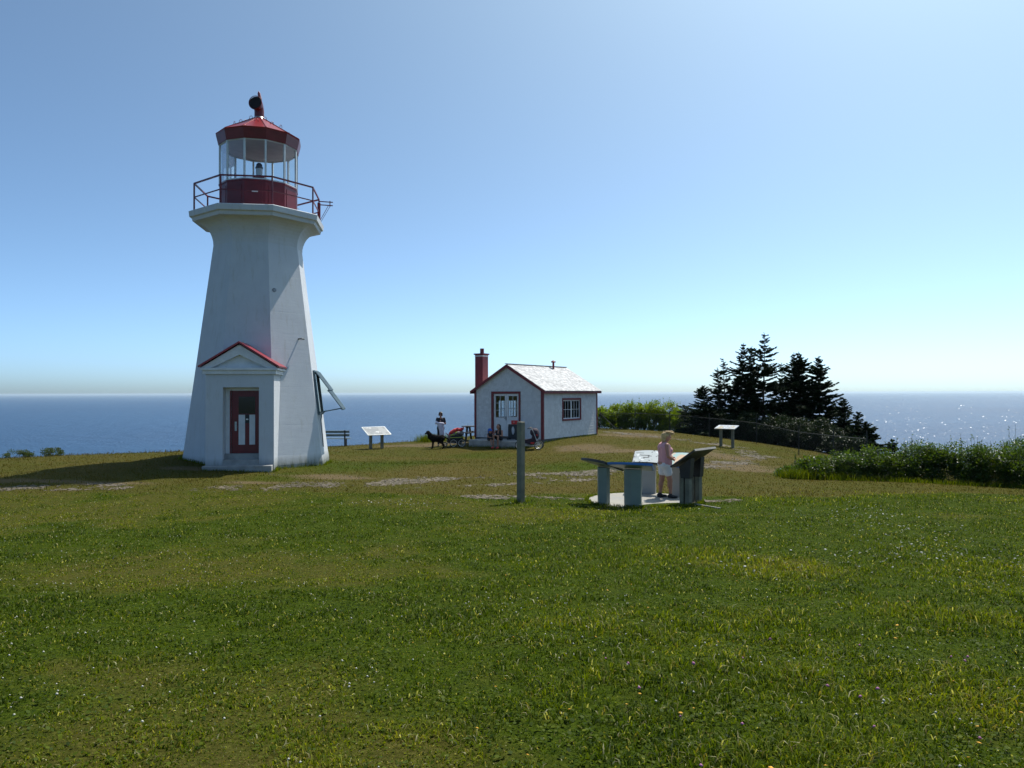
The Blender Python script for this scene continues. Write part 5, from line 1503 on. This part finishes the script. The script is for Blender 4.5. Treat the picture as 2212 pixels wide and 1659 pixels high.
sculpt('bundle', [('e', (.20, -.12, .68), (.17, .13, .09)), ('e', (.36, -.10, .66), (.10, .12, .12)), ('e', (-.02, -.14, .64), (.10, .08, .06))], .014, M_clothgrey, t, 2)
sculpt('yellow_bag', [('c', (-.18, -.17, .575), .03, (-.02, -.18, .60), .035), ('c', (.04, -.2, .67), .03, (.10, -.2, .72), .03)], .012, M_lime, t, 2)
# jogging stroller at the right corner of the cottage, half behind the wooden post
s1 = on_ground(1150, 971, 33.4)
t = thing('stroller', 'dark jogging stroller with big wheels by the corner of the cottage', 'stroller', s1, R(-8))
wheel(t, (.30, -.26, .205), .205); wheel(t, (.30, .26, .205), .205); wheel(t, (-.62, 0, .18), .18)
for sy in (-1, 1):
    MB().tube([(.30, sy * .24, .205), (.10, sy * .22, .16), (-.40, sy * .06, .17), (-.62, sy * .05, .18)], .016, 8).build('lower_tube', M_alu, t)
    MB().tube([(.30, sy * .24, .205), (.22, sy * .22, .42), (.08, sy * .22, .80), (-.02, sy * .22, .96)], .015, 8).build('upright_tube', M_alu, t)
MB().tube([(-.02, -.22, .96), (-.12, -.22, .985), (-.20, -.18, .94), (-.20, .18, .94), (-.12, .22, .985), (-.02, .22, .96)], .017, 8).build('handlebar', M_black, t)
prof = [(-.42, .30), (.02, .22), (.22, .40), (.16, .80), (.06, .82), (-.02, .50), (-.36, .44)]
m = MB(); m.prism(prof, 'y', -.215, .215); m.build('seat', M_clothplum, t)
hood = [('e', (.10, 0, .78), (.21, .235, .20)), ('e', (.22, 0, .68), (.10, .20, .22))]
sculpt('hood', hood, .014, M_clothplum, t, 2)
MB().box((.235, -.235, .66), (.05, .02, .07)).build('reflector', M_clothred, t)
m = MB(); m.b2(-.05, .12, -.232, -.217, .26, .34); m.build('red_trim', M_clothred, t)

# ------------------------------------------------------------------ small things at the doors
bp = hw_(2.52, -.42, PADZ)
t = thing('display_stand', 'dark stand with an oval hole and red top before the cottage door', 'stand', bp, HO_ROT)
m = MB(); n_ = 20; ow, oh = .30, .60
outer = []; inner = []
for k in range(n_):
    a = 2 * math.pi * k / n_; ca, sa = math.cos(a), math.sin(a)
    q = max(abs(ca) / .27, abs(sa) / .34)
    outer.append((ca / q, sa / q)); inner.append((ca * .095, sa * .20))
A = [(x, -.02, .40 + z_) for x, z_ in outer] + [(x, -.02, .44 + z_) for x, z_ in inner] + [(x, .02, .40 + z_) for x, z_ in outer] + [(x, .02, .44 + z_) for x, z_ in inner]
Fc = []
for k in range(n_):
    j = (k + 1) % n_
    Fc += [(k, j, n_ + j, n_ + k), (2 * n_ + k, 3 * n_ + k, 3 * n_ + j, 2 * n_ + j), (k, 2 * n_ + k, 2 * n_ + j, j), (n_ + k, n_ + j, 3 * n_ + j, 3 * n_ + k)]
m.add(A, Fc); m.build('board', simple('dark_board', (.03, .032, .034), .7, .2, 6), t)
m = MB(); m.b2(-.08, .26, -.03, .03, .745, .93); m.build('red_header', M_clothred, t)
m = MB(); m.b2(.03, .11, -.034, -.031, .82, .87); m.build('header_print', M_pink, t)
m = MB(); m.b2(-.30, -.05, -.03, .03, .742, .80); m.build('shelf', M_white, t)
for x in (-.24, .24): MB().b2(x - .03, x + .03, -.14, .14, 0, .058).build('foot', M_black, t)
bp = hw_(1.02, -.30, PADZ)
m = MB(); m.lathe([(.036, 0), (.038, .01), (.038, .13), (.022, .16), (.016, .18), (.016, .20)], n=14); o = m.build('bottle', M_clothred, None, True, loc=bp); tag(o, 'red drink bottle standing on the doorstep', 'bottle')
# thin folded wire rack leaning on the wall
bp = hw_(.82, -.10, PADZ)
m = MB()
for x in (-.16, 0, .16): m.tube([(x, -.05, 0), (x + .02, .02, .34)], .004, 5)
for z_ in (.02, .18, .33): m.tube([(-.17, -.05 + z_ * .2, z_), (.19, -.05 + z_ * .2, z_)], .004, 5)
o = m.build('wire_rack', M_steel, None, loc=bp, rot=(0, 0, HO_ROT)); tag(o, 'thin wire rack leaning on the cottage wall left of the doors', 'rack')
# ------------------------------------------------------------------ trees and shrubs
M_bark = simple('spruce_bark', (.055, .045, .038), .9, .3, 8, bs=.6, bd=.01)
M_needle = leafmat('spruce_needles', [(0, (.006, .014, .006)), (.5, (.013, .028, .010)), (.85, (.028, .050, .016)), (1, (.06, .045, .025))], transl=.12, rough=.7, tcol=(1.2, 1.3, .6), spec=.1)
M_leaf = leafmat('shrub_leaf', [(0, (.014, .032, .006)), (.4, (.032, .066, .010)), (.75, (.060, .105, .014)), (1, (.10, .13, .03))], transl=.40, rough=.38, tcol=(1.8, 1.7, .5), spec=.5)
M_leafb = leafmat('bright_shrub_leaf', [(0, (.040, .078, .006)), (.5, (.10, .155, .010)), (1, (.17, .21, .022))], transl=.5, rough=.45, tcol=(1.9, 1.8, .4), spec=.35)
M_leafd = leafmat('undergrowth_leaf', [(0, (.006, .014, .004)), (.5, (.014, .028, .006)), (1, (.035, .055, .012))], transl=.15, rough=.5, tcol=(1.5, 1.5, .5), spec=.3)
M_leafm = leafmat('fresh_shrub_leaf', [(0, (.016, .036, .005)), (.4, (.036, .069, .008)), (.75, (.068, .110, .012)), (1, (.11, .135, .025))], transl=.45, rough=.4, tcol=(1.8, 1.7, .45), spec=.45)
M_twig = simple('grey_twig', (.10, .085, .07), .9, .3, 9)

class Quads:
    def __init__(s): s.V = []; s.T = []
    def add(s, base, d, side, ln, w, tint, mid=.45):
        """diamond leaves: arrays (n,3) base, unit dir, unit side; lengths, widths"""
        n = len(base)
        A = np.empty((n, 4, 3))
        A[:, 0] = base; A[:, 1] = base + d * (ln * mid)[:, None] + side * (w / 2)[:, None]
        A[:, 2] = base + d * ln[:, None]; A[:, 3] = base + d * (ln * mid)[:, None] - side * (w / 2)[:, None]
        s.V.append(A.reshape(-1, 3)); s.T.append(np.repeat(tint, 4))
    def mesh(s, name, mat):
        V = np.concatenate(s.V); T = np.concatenate(s.T)
        return npmesh(name, V, np.arange(len(V)).reshape(-1, 4), mat, tint=np.clip(T, 0, 1))
def unit(a): return a / (np.linalg.norm(a, axis=1, keepdims=True) + 1e-9)

def spruce(label, px, ytop, Y, spread, gap=.20, full=1.0, dead=0.0, crown0=.06, lean=0.0, group='spruces behind the fence'):
    top = at(px, ytop, Y); bx, by = top.x - lean, top.y
    bz = g1(bx, by) - .1
    H = top.z - bz; spread *= 1.15
    t = thing('spruce_tree', label, 'tree', (bx, by, bz), 0, group)
    axis = lambda q: np.array([lean * q ** 1.3 + .05 * math.sin(q * 5 + px), .05 * math.sin(q * 4 + px * .3), H * q])
    m = MB(); qs = np.linspace(0, 1, 14); m.tube([axis(q) for q in qs], [max(.008, .013 * H * (1 - q) ** .9 + .006) for q in qs], 8)
    br = MB(); Q = Quads()
    z = crown0 * H
    while z < H * .985:
        q = z / H
        L0 = spread * ((1 - q) ** .85) * (1.0 if q > .25 else .8 + .8 * q) * (.85 + .3 * math.sin(z * 5 + px)) + .06
        nb = int(rng.integers(6, 9)) if q < .9 else 4
        az0 = rng.random() * 6.28
        for k in range(nb):
            if rng.random() < .12: continue
            az = az0 + k * 6.28 / nb + rng.normal(0, .25)
            L = L0 * rng.uniform(.45, 1.2)
            sl = -.28 + .55 * q + rng.normal(0, .10)
            d0 = np.array([math.cos(az), math.sin(az), sl]); d0 /= np.linalg.norm(d0)
            p0 = axis(q) + np.array([0, 0, rng.normal(0, .04)])
            n = max(6, int(L / .036 * full))
            s = np.linspace(.08 if q > .5 else .22, 1, n)
            pts = p0 + d0 * (s * L)[:, None] + np.array([0, 0, 1.0]) * ((s ** 2) * L * .16)[:, None]
            br.tube([p0, pts[len(pts) // 2], pts[-1]], [.010 + .008 * (1 - q), .007, .003], 4, cap=False)
            if rng.random() < dead:
                for _ in range(4):
                    i = rng.integers(0, n); e = pts[i] + np.array([rng.normal(0, .12), rng.normal(0, .12), rng.normal(.02, .06)])
                    br.tube([pts[i], e], [.004, .002], 3, cap=False)
                continue
            perp = np.array([-math.sin(az), math.cos(az), 0])
            for sgn in (-1, 1, 0):
                sel = rng.random(n) < (.9 if sgn else .5)
                pp = pts[sel]; ss = s[sel]; c = len(pp)
                if not c: continue
                ang = rng.uniform(.5, 1.15, c) * sgn
                dd = d0[None] * np.cos(ang)[:, None] + perp[None] * np.sin(ang)[:, None]
                dd[:, 2] += rng.normal(-.05, .16, c)
                dd = unit(dd)
                ln = (.10 + .26 * L * (1 - ss * .55)) * rng.uniform(.6, 1.2, c) if sgn else np.full(c, .13)
                ln = np.minimum(ln, .40)
                w = rng.uniform(.065, .145, c) * (.7 + ln)
                up = np.array([0, 0, 1.0])[None] + rng.normal(0, .35, (c, 3))
                sd = unit(np.cross(dd, up))
                tint = .42 + rng.normal(0, .16, c) + .18 * ss
                Q.add(pp, dd, sd, ln, w, tint)
                # second spray turned edge-up for body
                sd2 = unit(np.cross(dd, sd) + rng.normal(0, .4, (c, 3)))
                Q.add(pp, dd, sd2, ln * .8, w * .8, tint - .08)
        z += gap * .88 * rng.uniform(.7, 1.35) * (1.0 if q < .85 else .7)
    tr = m.build('trunk', M_bark, t, True)
    # leader shoot
    n = 26; s = rng.random(n)
    pp = np.stack([axis(.93 + .075 * x) for x in s]); dd = unit(np.stack([rng.normal(0, .7, n), rng.normal(0, .7, n), rng.uniform(.2, 1, n)], 1)); Q.add(pp, dd, unit(np.cross(dd, rng.normal(0, 1, (n, 3)))), np.full(n, .10), np.full(n, .03), .5 + rng.normal(0, .1, n))
    br.build('branches', M_bark, t)
    linkmesh('crown', Q.mesh('crown', M_needle), t)
    return t

def shrub(name, label, base, rx, ry, h, n, mat, leaf=.06, group=None, seed=0, stems=7, tall=0, cat='shrub'):
    t = thing(name, label, cat, base, 0, group)
    # clumps of leaves on branching stems fill an uneven dome
    nc = max(8, int(n / 90))
    th = rng.random(nc) * 6.28; rr = np.sqrt(rng.random(nc)) ; u = rng.random(nc) ** .8
    C = np.stack([rr * np.cos(th) * rx * (1 - .25 * u), rr * np.sin(th) * ry * (1 - .25 * u), h * (.06 + .89 * u * (1 - .35 * rr ** 2)) + rng.normal(0, .05 * h, nc)], 1)
    cr = rng.uniform(.10, .22, nc) * (h ** .5)
    k = rng.integers(0, nc, n)
    v = unit(rng.normal(0, 1, (n, 3))); rad = cr[k] * rng.random(n) ** .45
    P = C[k] + v * rad[:, None] * np.array([1.15, 1.15, .9])
    P[:, 2] = np.maximum(P[:, 2], .02)
    d = unit(v * .7 + rng.normal(0, .6, (n, 3)) + np.array([0, 0, .25]))
    sd = unit(np.cross(d, rng.normal(0, 1, (n, 3)) + np.array([0, 0, 1.2])))
    ln = leaf * rng.uniform(.6, 1.3, n); w = ln * rng.uniform(.5, .75, n)
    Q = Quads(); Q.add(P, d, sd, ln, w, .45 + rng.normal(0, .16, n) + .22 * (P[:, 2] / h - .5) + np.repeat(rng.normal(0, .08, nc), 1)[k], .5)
    m = MB()
    for j in range(stems):
        c = C[rng.integers(0, nc)]
        b0 = np.array([rng.normal(0, rx * .25), rng.normal(0, ry * .25), -.05])
        m.tube([b0, b0 * .4 + c * .6 + np.array([0, 0, -.05]), c], [.014, .009, .004], 5, cap=False)
    for j in range(tall):
        b0 = np.array([rng.uniform(-rx, rx) * .8, rng.uniform(-ry, ry) * .6, h * .6]); hh = h * rng.uniform(1.0, 1.22)
        e = np.array([b0[0] + rng.normal(0, .05), b0[1], hh]); m.tube([b0, e], [.006, .003], 4, cap=False)
        nn = 16; s = rng.random(nn)
        pp = b0 + (e - b0) * s[:, None]; dd = unit(rng.normal(0, 1, (nn, 3)) + np.array([0, 0, .6])); Q.add(pp, dd, unit(np.cross(dd, rng.normal(0, 1, (nn, 3)))), leaf * rng.uniform(.6, 1.1, nn), leaf * .55 * np.ones(nn), .6 + rng.normal(0, .15, nn))
    m.build('stems', M_twig, t)
    linkmesh('foliage', Q.mesh('foliage', mat), t)
    return t

ORD = ['first', 'second', 'third', 'fourth', 'fifth', 'sixth', 'seventh', 'eighth', 'ninth', 'tenth', 'eleventh', 'twelfth', 'thirteenth', 'fourteenth']
spruce('low spreading spruce at the left end of the spruce clump', 1520, 834, 46.5, 1.9, .15, 1.0, .08)
spruce('short thin half-bare spruce, second from the left of the clump', 1551, 794, 47, 1.5, .19, .8, .35)
spruce('ragged grey spruce with bare twigs, third from the left of the clump', 1564, 776, 48, 1.8, .19, .8, .30)
spruce('slim spruce with a bent tip left of the tallest spruce', 1605, 742, 47.5, 2.0, .19, .95, .10, lean=.15)
spruce('spruce close beside the tallest one, on its left', 1623, 749, 49, 2.0, .18, 1.0, .04)
spruce('tallest spruce of the clump, with layered open branches', 1650, 719, 47, 2.5, .27, 1.2, .03, lean=.05)
spruce('thin spruce showing in the gap right of the tallest spruce', 1688, 784, 49.5, 1.5, .22, .8, .2)
spruce('dense dark spruce, left one of the twin-topped pair', 1716, 763, 47, 1.9, .14, 1.1, .03)
spruce('dense dark spruce, right one of the twin-topped pair', 1728, 760, 46, 2.3, .14, 1.15, .0)
spruce('wide-based spruce at the right end of the main clump', 1767, 771, 45, 2.4, .16, 1.1, .04, lean=-.1)
spruce('small slim spruce alone against the sea right of the clump', 1822, 858, 41, 1.1, .15, 1.0, .0)
spruce('small dark spruce between the slim one and the shrubs', 1855, 893, 39, 1.2, .12, 1.1, .0)
spruce('lowest little spruce at the far right of the clump', 1871, 913, 38.5, 1.3, .13, 1.0, .0)
spruce('tiny spruce tip poking out of the right-hand shrubs', 1929, 950, 25.5, .38, .10, 1.0, .0, group=None)

def sh_at(px, ytop, Y): 
    p = at(px, ytop, Y); g = g1(p.x, p.y); return V3((p.x, p.y, g - .03)), max(.3, p.z - g)
# bright sunlit bushes behind the fence, right of the cottage
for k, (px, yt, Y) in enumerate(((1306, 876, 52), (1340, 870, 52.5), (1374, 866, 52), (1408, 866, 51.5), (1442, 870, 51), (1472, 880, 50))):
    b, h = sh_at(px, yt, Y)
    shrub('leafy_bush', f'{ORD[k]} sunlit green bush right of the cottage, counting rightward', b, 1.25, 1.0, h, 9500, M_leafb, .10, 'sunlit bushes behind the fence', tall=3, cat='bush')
# dark undergrowth at the foot of the spruces
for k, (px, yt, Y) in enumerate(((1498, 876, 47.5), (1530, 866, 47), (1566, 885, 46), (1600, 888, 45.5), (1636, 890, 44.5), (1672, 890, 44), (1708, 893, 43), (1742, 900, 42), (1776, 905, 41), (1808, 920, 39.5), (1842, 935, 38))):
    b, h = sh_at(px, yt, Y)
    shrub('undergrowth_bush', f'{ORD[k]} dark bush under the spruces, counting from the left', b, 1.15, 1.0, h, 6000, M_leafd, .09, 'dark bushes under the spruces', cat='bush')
# hedge of shrubs on the right
HS = ((1712, 1004, 22.6, .42, .9), (1752, 985, 22.5, .55, 1), (1800, 976, 22.4, .62, 1), (1846, 972, 22.3, .6, 1), (1892, 962, 22.2, .66, 1.1), (1936, 968, 22.0, .6, 1), (1978, 948, 22.0, .62, 1.1), (2022, 962, 21.7, .62, 1), (2066, 953, 21.5, .66, 1.1), (2110, 960, 21.2, .62, 1), (2152, 957, 20.9, .66, 1.1), (2196, 962, 20.6, .66, 1), (2240, 950, 20.4, .7, 1.1))
for k, (px, yt, Y, rx, f) in enumerate(HS):
    b, h = sh_at(px, yt, Y + .35)
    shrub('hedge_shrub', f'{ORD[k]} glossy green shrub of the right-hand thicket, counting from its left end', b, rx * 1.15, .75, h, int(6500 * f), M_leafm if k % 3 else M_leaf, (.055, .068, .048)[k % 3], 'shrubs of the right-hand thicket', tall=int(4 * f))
b, h = sh_at(2206, 930, 24)
shrub('small_leafy_tree', 'small leafy tree rising above the shrubs at the right edge', b, .65, .6, h, 5200, M_leaf, .055, None, tall=4, cat='tree')
# two weeds on the left cliff edge
M_weed = leafmat('weed_leaf', [(0, (.03, .05, .015)), (.6, (.06, .09, .025)), (1, (.14, .14, .08))], transl=.35, rough=.6, spec=.2)
b, h = sh_at(38, 972, 26.4)
shrub('weed_clump', 'low greyish weed clump on the cliff edge at the left border', b, .62, .35, h, 1500, M_weed, .045, None, cat='weed')
b, h = sh_at(112, 966, 26.4)
shrub('weed_clump', 'round green weed clump on the cliff edge left of the lighthouse', b, .42, .35, h, 1500, M_weed, .045, None, cat='weed')
# tall grass along the thicket foot, the cliff rim and round the foot of walls
def tall_grass():
    X, Y_, Hh = [], [], []
    def strip(p0, p1, n, wd, h0, h1):
        s = rng.random(n); X.append(p0[0] + (p1[0] - p0[0]) * s + rng.normal(0, wd, n)); Y_.append(p0[1] + (p1[1] - p0[1]) * s + rng.normal(0, wd, n)); Hh.append(rng.uniform(h0, h1, n))
    strip(gp(1690, 1031), gp(1830, 1037), 1200, .2, .08, .34); strip(gp(1830, 1037), gp(2230, 1056), 1500, .18, .05, .22)
    a = at(1700, 1030, 22.4); strip((a.x, a.y), (a.x + .7, a.y - .1), 900, .15, .15, .42)
    a = at(915, 955, 40.4); b2 = at(950, 955, 39.6); strip((a.x, a.y), (b2.x, b2.y), 1500, .3, .2, .55)
    c = lambda x, y: (LH.x + x * math.cos(LH_ROT) - y * math.sin(LH_ROT), LH.y + x * math.sin(LH_ROT) + y * math.cos(LH_ROT))
    for k in range(8):
        a0 = R(22.5 + 45 * k); a1 = a0 + R(45); strip(c(2.46 * math.cos(a0), 2.46 * math.sin(a0)), c(2.46 * math.cos(a1), 2.46 * math.sin(a1)), 260, .05, .04, .13)
    strip(c(-1.03, -3.05), c(1.0, -3.05), 260, .04, .04, .10); strip(c(1.05, -3.0), c(1.05, -2.2), 160, .04, .06, .16)
    for p0, p1 in (((HW + .08, -.05), (HW + .08, HD)), ((0, -.08), (.6, -.08)), ((.6, -1.5), (3.65, -1.5)), ((3.66, -1.5), (3.9, -.1))):
        q0, q1 = hw_(*p0), hw_(*p1); strip((q0.x, q0.y), (q1.x, q1.y), 420, .06, .05, .16)
    for k in range(24):
        a = k / 24 * 6.28; p0 = (PAD_C.x + (PAD_R + .03) * math.cos(a), PAD_C.y + (PAD_R + .03) * math.sin(a)); a += 6.28 / 24
        strip(p0, (PAD_C.x + (PAD_R + .03) * math.cos(a), PAD_C.y + (PAD_R + .03) * math.sin(a)), 90, .03, .04, .11)
    pw = on_ground(1125, 1087, 17.0); strip((pw.x - .1, pw.y - .1), (pw.x + .1, pw.y + .1), 120, .06, .05, .14)
    x = np.concatenate(X); y = np.concatenate(Y_); h = np.concatenate(Hh); n = len(x)
    blades('tall_grass', x, y, h, .008 + .006 * rng.random(n), np.clip(.40 + rng.normal(0, .12, n), 0, 1), .1 + .6 * rng.random(n), M_grass, 'taller uncut grass along walls, thicket and cliff rim')
tall_grass()

# ------------------------------------------------------------------ wire fence
M_fpost = simple('grey_fence_steel', (.045, .048, .045), .7, .15, 12, spec=.2)
fence = thing('wire_fence', 'grey wire mesh fence running below the spruces to the thicket', 'fence', (0, 0, 0), 0)
FP = [(1296, 50), (1372, 48.8), (1447, 47), (1532, 44), (1634, 40), (1725, 36), (1800, 31.5), (1872, 27)]
FB = []
for px, Y in FP:
    p = at(px, 900, Y); FB.append(V3((p.x, p.y, g1(p.x, p.y))))
for b in FB:
    MB().tube([b - V3((0, 0, .2)), b + V3((0, 0, 1.42))], .024, 8).build('fence_post', M_fpost, fence, True)
for a, b in zip(FB[:-1], FB[1:]):
    MB().tube([a + V3((0, 0, 1.12)), b + V3((0, 0, 1.12))], .014, 6).build('fence_rail', M_fpost, fence, True)
m = MB(); m.tube([FB[0] + V3((0, 0, 1.1)), FB[0] * .55 + FB[1] * .45 + V3((0, 0, .1))], .022, 6); m.build('fence_brace', M_fpost, fence)
vs, fs = [], []
def wire(p, q, w=.0035):
    o_ = len(vs); vs.extend([p - V3((0, 0, w)), q - V3((0, 0, w)), q + V3((0, 0, w)), p + V3((0, 0, w))]); fs.append((o_, o_ + 1, o_ + 2, o_ + 3))
for a, b in zip(FB[:-1], FB[1:]):
    L = (b - a).length; n = int(L / .11); hh = 1.08
    for k in range(-10, n + 10):
        for dr_ in (-1, 1):
            t0, t1 = k / n, (k + dr_ * hh / .11) / n; z0, z1 = .03, hh
            if dr_ < 0: pass
            u0, u1 = max(0, min(1, t0)), max(0, min(1, t1))
            if abs(u1 - u0) < 1e-4: continue
            f0 = (u0 - t0) / (t1 - t0); f1 = (u1 - t0) / (t1 - t0)
            wire(a.lerp(b, u0) + V3((0, 0, z0 + (z1 - z0) * f0)), a.lerp(b, u1) + V3((0, 0, z0 + (z1 - z0) * f1)))
m = MB(); m.add(vs, fs); kind(m.build('wire_mesh', M_fpost, fence), 'stuff')

# ------------------------------------------------------------------ sea haze
hz = MB(); S = 95000
hz.b2(-S, S, -S, S, SEA_Z - 3, 13.2)
m, nt, b = _new('haze_air'); nt.nodes.remove(b)
pv = N(nt, 'ShaderNodeVolumePrincipled'); pv.inputs['Color'].default_value = (.74, .88, .98, 1); pv.inputs['Density'].default_value = 3.6e-5; pv.inputs['Anisotropy'].default_value = .35
nt.links.new(pv.outputs[0], nt.nodes['Material Output'].inputs['Volume'])
kind(hz.build('haze', m), 'stuff')['label'] = 'thin sea haze'
